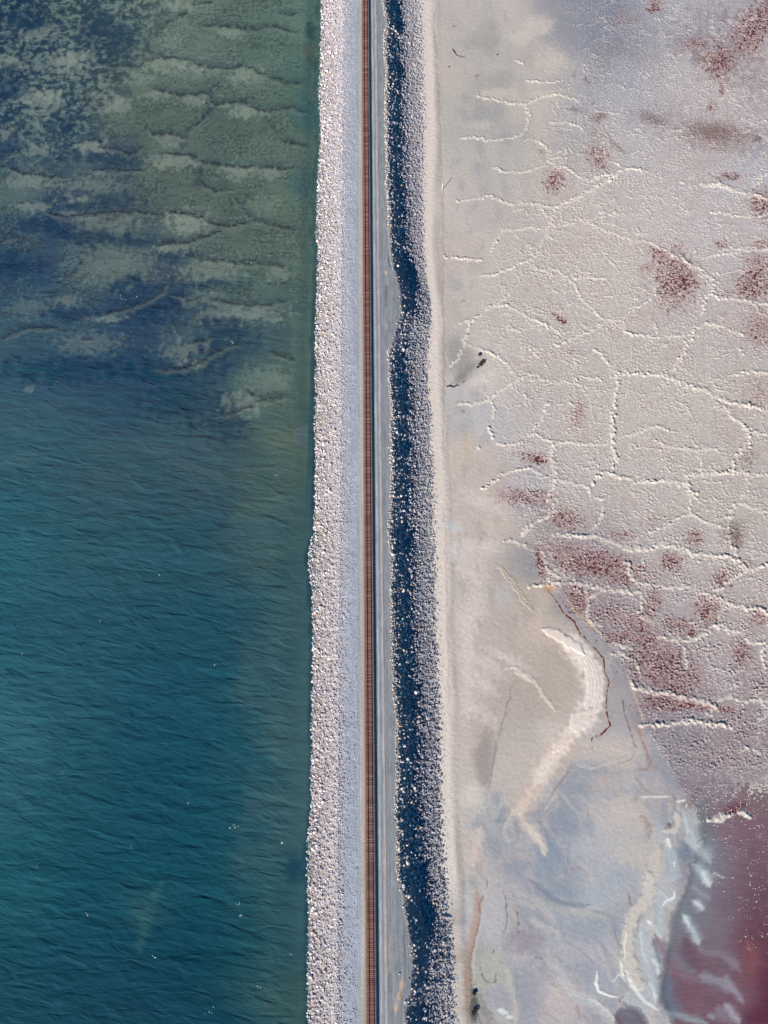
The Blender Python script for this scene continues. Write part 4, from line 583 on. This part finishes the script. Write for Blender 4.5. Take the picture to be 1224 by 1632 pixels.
P.splats([(0,0,90,(30,76,100)),(250,0,90,(70,104,108)),(450,0,80,(70,112,110)),(0,300,90,(34,80,106)),(250,300,90,(54,88,104)),(450,300,70,(62,98,104)),(0,560,80,(32,84,110)),(200,590,80,(30,78,106)),(400,560,80,(48,88,104)),(0,700,80,(38,92,112)),(200,720,80,(42,88,106)),(400,720,70,(54,92,104)),
 (0,860,60,(38,98,116)),(120,860,70,(44,92,108)),(250,850,60,(40,86,104)),(330,830,40,(36,82,102)),(400,850,50,(46,86,102)),(0,1000,60,(32,88,108)),(150,1000,70,(32,82,102)),(300,1000,60,(28,80,100)),(400,1000,45,(32,78,96)),(0,1160,55,(44,102,118)),(100,1120,60,(36,88,106)),(230,1130,70,(22,76,98)),(350,1130,50,(24,78,98)),(420,1130,30,(34,80,96)),
 (0,1260,50,(36,92,108)),(100,1250,70,(26,80,98)),(250,1260,70,(16,72,94)),(370,1250,40,(24,78,96)),(0,1400,60,(24,84,102)),(120,1400,60,(14,74,94)),(230,1440,18,(40,88,98)),(300,1400,60,(14,72,92)),(400,1400,40,(22,76,92)),(0,1600,70,(10,70,90)),(150,1600,70,(6,64,86)),(300,1600,70,(4,62,84)),(400,1560,40,(18,72,86)),(465,1600,25,(44,84,88))], 25)
P.col *= (1 + .10 * fbm(px / 26, py / 10, 190, 4))[:, None] * np.stack([np.interp(py, [450, 1000], [1.1, 1.3]), np.interp(py, [450, 1000], [.97, .97]), np.interp(py, [450, 1000], [.97, .90])], 1)
_d = np.interp(py, [b for a, b in WL], [a for a, b in WL]) - px; _k = (sm(150, 15, _d + 50 * fbm(px / 70, py / 90, 199, 4)) * np.interp(py, [400, 600, 900, 1250, 1400, 1632], [0, .45, .75, .8, .45, .35]))[:, None]; P.col = P.col * (1 - _k) + _k * lin((66, 96, 100))
P.blob(470, 1385, 14, 22, (14, 62, 84), .7, .7); P.stroke([(258,1405),(240,1440),(230,1470),(222,1520)], 9, (50, 94, 98), .45, soft=.95)
wlx = np.interp(py, [b for a, b in WL], [a for a, b in WL]); dsh = wlx - px
k = (sm(9, 1, dsh + 4 * gnoise(px / 9, py / 22, 181)) * .7)[:, None]; P.col = P.col * (1 - k) + k * lin((10, 50, 68))
murk = murk_at(px, py)
wave = np.interp(py, [-100, 250, 400, 600, 900, 1700], [.3, .7, 1.2, 1.2, 1.0, 1.0]) * (0.25 + .75 * sm(4, 60, dsh)) 
V = np.stack([X, Y, np.full(len(X), ZW)], 1)
lw = mesh_from('lake_water', V, grid_faces(len(xq), len(yq)), M_lake, {'col': np.clip(P.col / EXP_GAIN, .003, .9), 'murk': murk, 'wave': wave}); tag(lw, kind='structure')

# ------------------------------------------------------------------ rocks
def ico(sub):
    t = (1 + 5 ** .5) / 2
    V = [(-1,t,0),(1,t,0),(-1,-t,0),(1,-t,0),(0,-1,t),(0,1,t),(0,-1,-t),(0,1,-t),(t,0,-1),(t,0,1),(-t,0,-1),(-t,0,1)]
    F = [(0,11,5),(0,5,1),(0,1,7),(0,7,10),(0,10,11),(1,5,9),(5,11,4),(11,10,2),(10,7,6),(7,1,8),(3,9,4),(3,4,2),(3,2,6),(3,6,8),(3,8,9),(4,9,5),(2,4,11),(6,2,10),(8,6,7),(9,8,1)]
    V = [np.array(v) / np.linalg.norm(v) for v in V]
    for _ in range(sub):
        c = {}; G = []
        def mid(a, b):
            k = (min(a, b), max(a, b))
            if k not in c: m = V[a] + V[b]; V.append(m / np.linalg.norm(m)); c[k] = len(V) - 1
            return c[k]
        for a, b, d in F: x, y, z = mid(a, b), mid(b, d), mid(d, a); G += [(a, x, z), (b, y, x), (d, z, y), (x, y, z)]
        F = G
    return np.array(V), np.array(F)
def rock_shape(rs, sub):
    V, F = ico(sub); V = V.copy()
    for _ in range(9):                          # knock flat facets off the lump
        n = rs.normal(size=3); n /= np.linalg.norm(n); d = rs.uniform(.55, .85); q = V @ n; V -= np.outer(np.clip(q - d, 0, None), n)
    V *= rs.uniform(.93, 1.07, (len(V), 1)); return V * np.array([1, rs.uniform(.7, 1), rs.uniform(.55, .85)]), F
rsr = np.random.RandomState(3); SH0 = [rock_shape(rsr, 0) for _ in range(10)]; SH1 = [rock_shape(rsr, 1) for _ in range(8)]
PAL = [((216,208,206), 9), ((198,192,196), 7), ((172,170,180), 6), ((228,222,220), 5), ((208,184,166), 2.2), ((160,146,152), 2.0), ((172,134,110), .35), ((136,134,144), 2)]
pc = np.array([lin(p[0]) for p in PAL]); pw = np.array([p[1] for p in PAL], float); pw /= pw.sum()
def rocks(name, x, y, r, sink=.3, tint=(1, 1, 1), bright=1.0, zf=None):
    n = len(x); z = (bank_h(x, y) + bank_bump(x, y)) if zf is None else zf
    si = RNG.randint(0, len(SH0), n); Vs, Fs, Cs = [], [], []; off = 0
    ci = RNG.choice(len(PAL), n, p=pw); colr = pc[ci] * RNG.uniform(.75, 1.2, (n, 1)) * np.array(tint) * bright
    for k in range(len(SH0)):
        m = np.nonzero(si == k)[0]
        if len(m) == 0: continue
        V, F = SH0[k]; a = RNG.uniform(0, 6.28, len(m)); b = RNG.uniform(-.6, .6, len(m))
        v = V[None] * (r[m][:, None, None] * RNG.uniform(.8, 1.25, (len(m), 1, 3)))
        vx = v[..., 0] * np.cos(b)[:, None] + v[..., 2] * np.sin(b)[:, None]; vz = -v[..., 0] * np.sin(b)[:, None] + v[..., 2] * np.cos(b)[:, None]
        X_ = vx * np.cos(a)[:, None] - v[..., 1] * np.sin(a)[:, None]; Y_ = vx * np.sin(a)[:, None] + v[..., 1] * np.cos(a)[:, None]
        o = np.stack([X_ + x[m][:, None], Y_ + y[m][:, None], vz + z[m][:, None] + (r[m] * (.6 - sink))[:, None]], -1)
        Vs.append(o.reshape(-1, 3)); Fs.append((F[None] + (np.arange(len(m)) * len(V))[:, None, None] + off).reshape(-1, 3)); off += len(m) * len(V)
        Cs.append(np.repeat(colr[m], len(V), 0))
    return tag(mesh_from(name, np.concatenate(Vs), np.concatenate(Fs), M_rock, {'col': np.clip(np.concatenate(Cs) / EXP_GAIN, .01, .92)}, smooth=False, nper=3), kind='stuff')
Y0, Y1 = -182, 272
def sizes(n, lo, hi, p=2.0): return lo + (hi - lo) * RNG.rand(n) ** p
n = 21000; y = RNG.uniform(Y0, Y1, n); u = RNG.rand(n); xw = rough_w(y); x = xw - 0.5 + (-10.8 + 1.0 * gnoise(y / 6, y * 0, 200) + .7 * gnoise(y / 2, y * 0, 201) - xw + .5) * u
rocks('lakeside_riprap', x, y, sizes(n, .16, .55, 2.4) * (1.1 - .4 * u), bright=1.08, tint=(.98, .98, 1.12))
n = 14000; y = RNG.uniform(Y0, Y1, n); x = -11.4 + RNG.rand(n) ** 1.7 * 7.0; rocks('scattered_gravel', x, y, sizes(n, .10, .34, 2.5) * (1.15 - .35 * sm(-11, -6, x)), tint=(.91, .95, 1.08), bright=.92)
n = 3600; y = RNG.uniform(Y0, Y1, n); xr = rim(y); x = xr - 1.25 + RNG.rand(n) * 1.7
turn = np.clip((f_r(y) - 9.6) / 1.5, 0, 1); keep = RNG.rand(n) > turn * .85
x, y = x[keep], y[keep]; rocks('crest_stones', x, y, sizes(len(x), .16, .45), zf=bank_h(x, y) + .05)
n = 10500; y = RNG.uniform(Y0, Y1, n); x = rim(y) + .2 + RNG.rand(n) * 7; keep = RNG.rand(n) > np.clip((f_r(y) - 9.6) / 2, 0, .75)
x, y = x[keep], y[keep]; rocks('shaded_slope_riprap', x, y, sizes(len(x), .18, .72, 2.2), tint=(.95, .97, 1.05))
n = 30000; y = RNG.uniform(Y0, Y1, n); x0 = rim(y) + 5.6; xs2 = f_s(y) + 1.0; u = RNG.rand(n); x = x0 + (xs2 - x0) * u ** .92
keep = RNG.rand(n) < 1 - .75 * sm(.62, 1.0, u + .22 * fbm(x / 3, y / 6, 210, 3)); x, y, u = x[keep], y[keep], u[keep]
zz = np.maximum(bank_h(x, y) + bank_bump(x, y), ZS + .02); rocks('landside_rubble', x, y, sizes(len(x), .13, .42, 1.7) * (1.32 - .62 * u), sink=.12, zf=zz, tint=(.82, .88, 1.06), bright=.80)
n = 900; y = RNG.uniform(Y0, Y1, n); x = f_s(y) + RNG.exponential(1.0, n); rocks('stray_pebbles', x, y, sizes(n, .08, .17), zf=np.full(n, ZS + .33), tint=(.7, .7, .75))
n = 12000; b_ = 1195 + 330 * RNG.rand(n) ** 2.2; a_ = 1085 + np.maximum(0, b_ - 1250) * .35 + RNG.rand(n) * 190
keep = fbm(a_ / 14, b_ / 9, 220, 3) > -.12 + .25 * (b_ > 1300); x, y = P2G(a_[keep], b_[keep], ZS); rocks('salt_lumps', x, y, sizes(len(x), .06, .24, 3.5), sink=.45, zf=np.full(len(x), ZS - .03), tint=(1.05, 1.0, .98), bright=1.1)
# single boulders
def boulder(x, y, r, ci, label, group, z=None, name='boulder'):
    V, F = SH1[RNG.randint(len(SH1))]; V = V * r * np.array([1, 1, 1.15])
    c = np.tile(pc[ci] * RNG.uniform(.95, 1.15) , (len(V), 1))
    o = mesh_from(name, V, F, M_rock, {'col': np.clip(c / EXP_GAIN, .01, .92)}, smooth=False, nper=3)
    if z is None: z = float(bank_h(np.array([x]), np.array([y]))[0])
    o.location = (x, y, z + r * .35); o.rotation_euler = (RNG.uniform(-.3, .3), RNG.uniform(-.3, .3), RNG.uniform(0, 6.28))
    return tag(o, label, 'boulder', group)
BG = 'pale boulders standing out of the shaded slope'
BL = 'pale boulder catching the sun on the shaded slope right of the road'
BD = [(635,235,5,'pale boulder throwing a dark shadow on the slope well above the upper turnout'),(629,183,5,'oblong pale boulder on the upper shaded slope, nearly at the crest'),(630,94,3,0),(630,50,4,0),(635,152,4,0),(629.5,201,3.5,0),(637,189,3,0),(624.6,147,3,0),(630,109,3,0),(646.7,430,5,'pale boulder at the slope foot beside the top end of the upper turnout'),(646,534,4,0),(652,630,4,0),(630,683,4,0),(644.7,701.5,4,0),(648,711,4,0),
 (639,791,6.5,'rounded white boulder alone in mid slope, halfway down the picture'),(621.7,790,4,0),(638,728,4,0),(648.6,844.6,6,'bright round boulder at the slope foot just below the lone white one'),(640.5,832,5,0),(625.8,884,6.5,'large bright white block on the crest beside the road edge'),(623,940,6,'second bright white block on the crest, below the largest one'),(643.7,941,6,0),(652.8,1015,5,0),(649.6,1055,8,'broad flat cream boulder near the foot of the shaded slope'),(662.6,1103.5,6,0),(643,1036.5,6,0),(646.7,886,4.5,0),(652.8,906.6,5,0),(634,916.4,4,0),(644.7,1189,5,0),(637,1176,5,0),
 (656,1278,8,'largest pale boulder in mid slope in the lower half of the picture'),(649.4,1209,6,0),(660.6,1255.6,6,0),(648.7,1373.4,8,'long pale boulder on the shaded slope just above the lower turnout'),(652,1427.7,7,'curved pale boulder at the top of the smooth shadow by the lower turnout'),(653.4,1314,5,0),(636,1352,6,0),(662.7,1267.5,5,0),(666.7,1372,5,0),(668.5,1417,4,0)]
for (a, b, s_, lab) in BD:
    x, y = P2G(a, b, -3.5); dx = float(x) - float(rim(np.array([float(y)]))[0]); z = -1.1 - np.clip(dx, 0, 6) * .83; x, y = P2G(a, b, z)
    boulder(float(x), float(y), s_ * .125, [0, 3, 0, 4][RNG.randint(4)], lab or BL, None if lab else BG, z=float(z) + .25)
x, y = P2G(636.5, 1552, -1.0); boulder(float(x), float(y), .32, 3, 'small white stone lying alone on the gravel of the lower turnout', None, z=-.98)
for k in range(130):
    y = RNG.uniform(-168, 254); u = RNG.rand() ** 1.4; x = float(f_w(np.array([y]))[0]) + .6 + u * 8
    ci_ = [0, 3, 1, 4, 0, 3][RNG.randint(6)]; tone = {0: 'pale', 3: 'white', 1: 'grey', 4: 'peach'}[ci_]; pyv = G2P(x, y, ZW)[1]
    zone = ['top', 'upper middle', 'lower middle', 'bottom'][int(np.clip(pyv // 408, 0, 3))]
    boulder(x, y, RNG.uniform(.55, .8), ci_, '%s boulder %s among the lakeside riprap, %s quarter of the picture' % (tone, 'at the waterline' if u < .3 else 'high on the bank' if u > .65 else 'halfway up', zone), 'large boulders of the lakeside riprap')
for k in range(85):
    y = RNG.uniform(-168, 254); x = float(rim(np.array([y]))[0]) + 6.4 + RNG.rand() ** 1.3 * 5.5
    ci_ = [0, 1, 2, 1, 4][RNG.randint(5)]; tone = {0: 'pale', 1: 'grey', 2: 'dark grey', 4: 'peach'}[ci_]; zone = ['top', 'upper middle', 'lower middle', 'bottom'][int(np.clip(G2P(x, y, ZS)[1] // 408, 0, 3))]
    boulder(x, y, RNG.uniform(.42, .62), ci_, '%s boulder in the rubble below the shaded slope, %s quarter of the picture' % (tone, zone), 'larger stones of the landside rubble')

# ------------------------------------------------------------------ railway track
def box(bm, x0, x1, y0, y1, z0, z1):
    i = len(bm[0]); bm[0].extend([(x0,y0,z0),(x1,y0,z0),(x1,y1,z0),(x0,y1,z0),(x0,y0,z1),(x1,y0,z1),(x1,y1,z1),(x0,y1,z1)])
    bm[1].extend([tuple(i + k for k in f) for f in ((0,3,2,1),(4,5,6,7),(0,1,5,4),(1,2,6,5),(2,3,7,6),(3,0,4,7))])
track = bpy.data.objects.new('railway_track', None); COL.objects.link(track); track.location = (0, 40, -.2)
tag(track, 'single railway track of two dark rails on reddish brown sleepers running along the causeway', 'railway track')
M_rail = plain('rusty_steel', (0.035, 0.016, 0.014), .55, .2, 3, .3)
tie_cols = [(118, 78, 72), (128, 88, 82), (108, 70, 66), (150, 112, 102), (168, 134, 124)]
M_ties = [plain('weathered_wood_%s' % w_, tuple(lin(c_)), .85, .18, 4) for w_, c_ in zip(('red', 'pale_red', 'dark', 'tan', 'bleached'), tie_cols)]
for s_ in (-1, 1):
    prof = [(-.075, -.16), (.075, -.16), (.075, -.145), (.012, -.12), (.012, -.045), (.038, -.035), (.038, 0), (-.038, 0), (-.038, -.035), (-.012, -.045), (-.012, -.12), (-.075, -.145)]
    V = []; F = []; nP = len(prof); y_ = [-900, -182, 275, 1500]
    for yy in y_: V += [(s_ * .752 + a, yy - 40, b + .2) for a, b in prof]
    for j in range(len(y_) - 1):
        for k in range(nP): F.append((j * nP + k, j * nP + (k + 1) % nP, (j + 1) * nP + (k + 1) % nP, (j + 1) * nP + k))
    mesh_from('rail', V, F, M_rail, smooth=False, parent=track)
def tie_mesh(mi):
    b = ([], []); l = 1.30; z0, z1 = -.14, 0.0
    V = [(-l,-.115,z0),(l,-.115,z0),(l,.115,z0),(-l,.115,z0),(-l+.02,-.105,z1),(l-.02,-.105,z1),(l-.02,.105,z1),(-l+.02,.105,z1)]
    box(b, -l, l, -.115, .115, z0, z1); b[0][:] = V
    for s_ in (-1, 1): box(b, s_ * .752 - .16, s_ * .752 + .16, -.09, .09, z1 + .001, z1 + .012)
    return mesh_from('sleeper', b[0], b[1], M_ties[mi], smooth=False, link=False)
TM = [tie_mesh(k) for k in range(5)]
ty = np.arange(-330, 600, .56); order = np.argsort(abs(ty + 20)); near = set(order[:100].tolist())
rest = {k: ([], []) for k in range(5)}
tp = [.34, .26, .2, .13, .07]; runp = 0
for i, yy in enumerate(ty):
    if i % 7 == 0: runp = RNG.choice([0, .25, .5])
    k = int(RNG.choice(5, p=tp)) if RNG.rand() > runp else 3
    dx, rz = RNG.normal(0, .05) - .08, RNG.normal(0, .012)
    if i in near:
        o = bpy.data.objects.new('sleeper', TM[k]); COL.objects.link(o); o.parent = track; o.location = (dx, yy - 40, .035); o.rotation_euler = (0, 0, rz)
    else:
        box(rest[k], -1.3 + dx, 1.3 + dx, yy - 40 - .11, yy - 40 + .11, -.10, .035 + RNG.uniform(-.012, .012))
V, F, MI = [], [], []
for k in range(5):
    o = len(V); V += rest[k][0]; F += [tuple(q + o for q in f) for f in rest[k][1]]; MI += [k] * len(rest[k][1])
o = mesh_from('sleepers', V, F, M_ties[0], smooth=False, parent=track); o['kind'] = 'stuff'
for k in range(1, 5): o.data.materials.append(M_ties[k])
o.data.polygons.foreach_set('material_index', np.array(MI, np.int32))

# ------------------------------------------------------------------ marker post
def tube(V, F, p0, p1, r0, r1, n=10, cap=True):
    p0, p1 = Vector(p0), Vector(p1); d = (p1 - p0).normalized(); a = d.orthogonal().normalized(); b = d.cross(a); i = len(V)
    for p, r in ((p0, r0), (p1, r1)):
        for k in range(n): t = 2 * math.pi * k / n; V.append(tuple(p + a * (r * math.cos(t)) + b * (r * math.sin(t))))
    for k in range(n): F.append((i + k, i + (k + 1) % n, i + n + (k + 1) % n, i + n + k))
    if cap: V.append(tuple(p1)); c = len(V) - 1; [F.append((i + n + k, i + n + (k + 1) % n, c, c)) for k in range(n)]
def poly_obj(name, V, F, mat, parent=None, smooth=False):
    me = bpy.data.meshes.new(name); me.from_pydata([tuple(v) for v in V], [], [tuple(dict.fromkeys(f)) for f in F]); me.materials.append(mat)
    if smooth: me.polygons.foreach_set('use_smooth', [True] * len(me.polygons))
    o = bpy.data.objects.new(name, me); COL.objects.link(o)
    if parent: o.parent = parent
    return o
x, y = P2G(704.6, 301.5, ZS + .2); x, y = float(x), float(y)
post = bpy.data.objects.new('marker_post', None); COL.objects.link(post); post.location = (x, y, ZS + .2)
tag(post, 'thin white post standing upright in the pale sand with a long dark shadow', 'post')
M_white = plain('white_paint', (.82, .82, .80), .5, .06, 5); V, F = [], []; tube(V, F, (0, 0, -.4), (.03, .02, 3.55), .15, .12); poly_obj('pole', V, F, M_white, post)
V, F = [], []; tube(V, F, (.03, .02, 3.551), (.031, .02, 3.66), .125, .07); poly_obj('cap', V, F, M_white, post)
V, F = [], []; tube(V, F, (0, 0, -.2), (0, 0, .12), .24, .19); poly_obj('footing', V, F, plain('grey_concrete', (.4, .38, .36), .9), post)

# ------------------------------------------------------------------ driftwood
M_wood = plain('dark_driftwood', (.05, .04, .038), .9, .3, 4)
def branch(pts, r, label, fork=None):
    g = [P2G(a, b, ZS + .15) for a, b in pts]; x0, y0 = float(g[0][0]), float(g[0][1]); V, F = [], []
    q = [(float(a) - x0, float(b) - y0, .12 + .10 * math.sin(k * 1.9)) for k, (a, b) in enumerate(g)]
    for k in range(len(q) - 1): tube(V, F, q[k], q[k + 1], r * (1 - .75 * k / len(q)), r * (1 - .75 * (k + 1) / len(q)), 8)
    for k, dx, dy in (fork or []): tube(V, F, q[k], (q[k][0] + dx, q[k][1] + dy, q[k][2] + .35), r * .5, r * .15, 7)
    o = poly_obj('driftwood_branch', V, F, M_wood, smooth=True); o.location = (x0, y0, ZS + .05); return tag(o, label, 'driftwood')
branch([(712, 616.5), (716, 615.5), (721, 616.5), (726, 615), (730, 614.5)], .24, 'dark driftwood branch lying on the grey sand near the rubble, left of the green shrubs', [(1, .6, .8), (2, .9, -.7), (3, .5, .7)])
branch([(721, 78), (723.5, 83), (728, 88), (734, 90), (740, 91.5)], .16, 'thin curved dark branch lying on the upper grey flat', [(1, .8, .3), (3, .4, .8)])
branch([(714.5, 107), (717.5, 106.5)], .16, 'short dark stick beside the beach, below the curved branch', [(0, .4, .5)])
branch([(792, 88), (793.5, 86.5)], .2, 'stubby dark snag alone on the upper flat, right of the curved branch', [(0, .5, .3), (0, -.2, .6)])
branch([(698.5, 510), (698.5, 519)], .14, 'dark stick lying lengthwise on the sand beach beside the rubble')
branch([(738, 609), (739.5, 608)], .22, 'small dark log stub at the lower left of the green shrubs')
# ------------------------------------------------------------------ shrubs
M_leaf = plain('olive_leaves', (.085, .085, .028), .8, .35, 2); M_stem = plain('shrub_stem', (.09, .06, .04), .9)
def shrub(a, b, r, label):
    x, y = P2G(a, b, ZS); root = bpy.data.objects.new('shrub', None); COL.objects.link(root); root.location = (float(x), float(y), ZS); tag(root, label, 'shrub', 'low shrubs on the salt flat')
    V, F = [], []; SV, SF = [], []
    tips = []
    for k in range(9):
        an = RNG.uniform(0, 6.28); d = RNG.uniform(.2, .85) * r; t = (d * math.cos(an), d * math.sin(an), r * RNG.uniform(.35, .7)); tips.append(t); tube(SV, SF, (0, 0, -.1), t, .05, .015, 5)
    for t in tips:
        for q in range(int(90)):
            p = np.array(t) + RNG.normal(0, .2 * r, 3) * (1, 1, .6); u = RNG.normal(size=3); u /= np.linalg.norm(u); v = np.cross(u, RNG.normal(size=3)); v /= np.linalg.norm(v); s_ = RNG.uniform(.06, .13); i = len(V)
            p[2] = max(p[2], .05); V += [tuple(p - u * s_), tuple(p + v * s_ * .6), tuple(p + u * s_), tuple(p - v * s_ * .6)]; F.append((i, i + 1, i + 2, i + 3))
    poly_obj('foliage', V, F, M_leaf, root); poly_obj('stem', SV, SF, M_stem, root)
shrub(764, 566, .75, 'small olive green shrub on the grey sand, topmost of the cluster')
shrub(769, 578, 1.0, 'largest olive green shrub of the cluster left of the salt ridges')
shrub(765.5, 582, .75, 'olive green shrub pressed against the lower left of the largest one')
shrub(761, 586, .45, 'tiny outermost olive shrub at the lower left of the cluster')
shrub(755, 1584, .8, 'dark green scrub at the waterside near the bottom, upper one of two')
shrub(756, 1612, 1.0, 'dark green scrub at the waterside near the bottom, lower one of two')
# ------------------------------------------------------------------ flecks of foam on the lake
M_foam = plain('foam', (.85, .87, .88), .7, .05); V, F = [], []
for (a, b, n_, s_) in [(441,757,3,.5),(254,916,3,.4),(372,1318,9,2.2),(450,1343,5,.8),(382,1439,4,.7),(384,1459,5,.7),(140,1457,4,.8),(245,1527,4,1.2),(413,1573,4,.9),(463,1520,2,.5),(342,1060,3,.6),(300,1279,3,.8),(195,475,6,3),(218,472,4,2),(368,546,5,1.6),(160,990,2,.5),(35,1041,2,.4),(336,1612,4,1.8),(100,1230,3,1),(400,419,4,1.5),(60,1380,2,1),(210,1350,2,1)]:
    x, y = P2G(a, b, ZW)
    for q in range(n_):
        cx_, cy_ = float(x) + RNG.normal(0, s_ * .45), float(y) + RNG.normal(0, s_ * .3); w_, h_ = RNG.uniform(.10, .34), RNG.uniform(.05, .12); i = len(V); an = RNG.uniform(-.7, .1)
        for k in range(7):
            t = 6.283 * k / 7; e = RNG.uniform(.6, 1.1); u, v = w_ * e * math.cos(t), h_ * e * math.sin(t); V.append((cx_ + u * math.cos(an) - v * math.sin(an), cy_ + u * math.sin(an) + v * math.cos(an), ZW + .03))
        V.append((cx_, cy_, ZW + .08)); F += [(i + k, i + (k + 1) % 7, i + 7) for k in range(7)]
tag(poly_obj('foam_flecks', V, F, M_foam), kind='stuff')
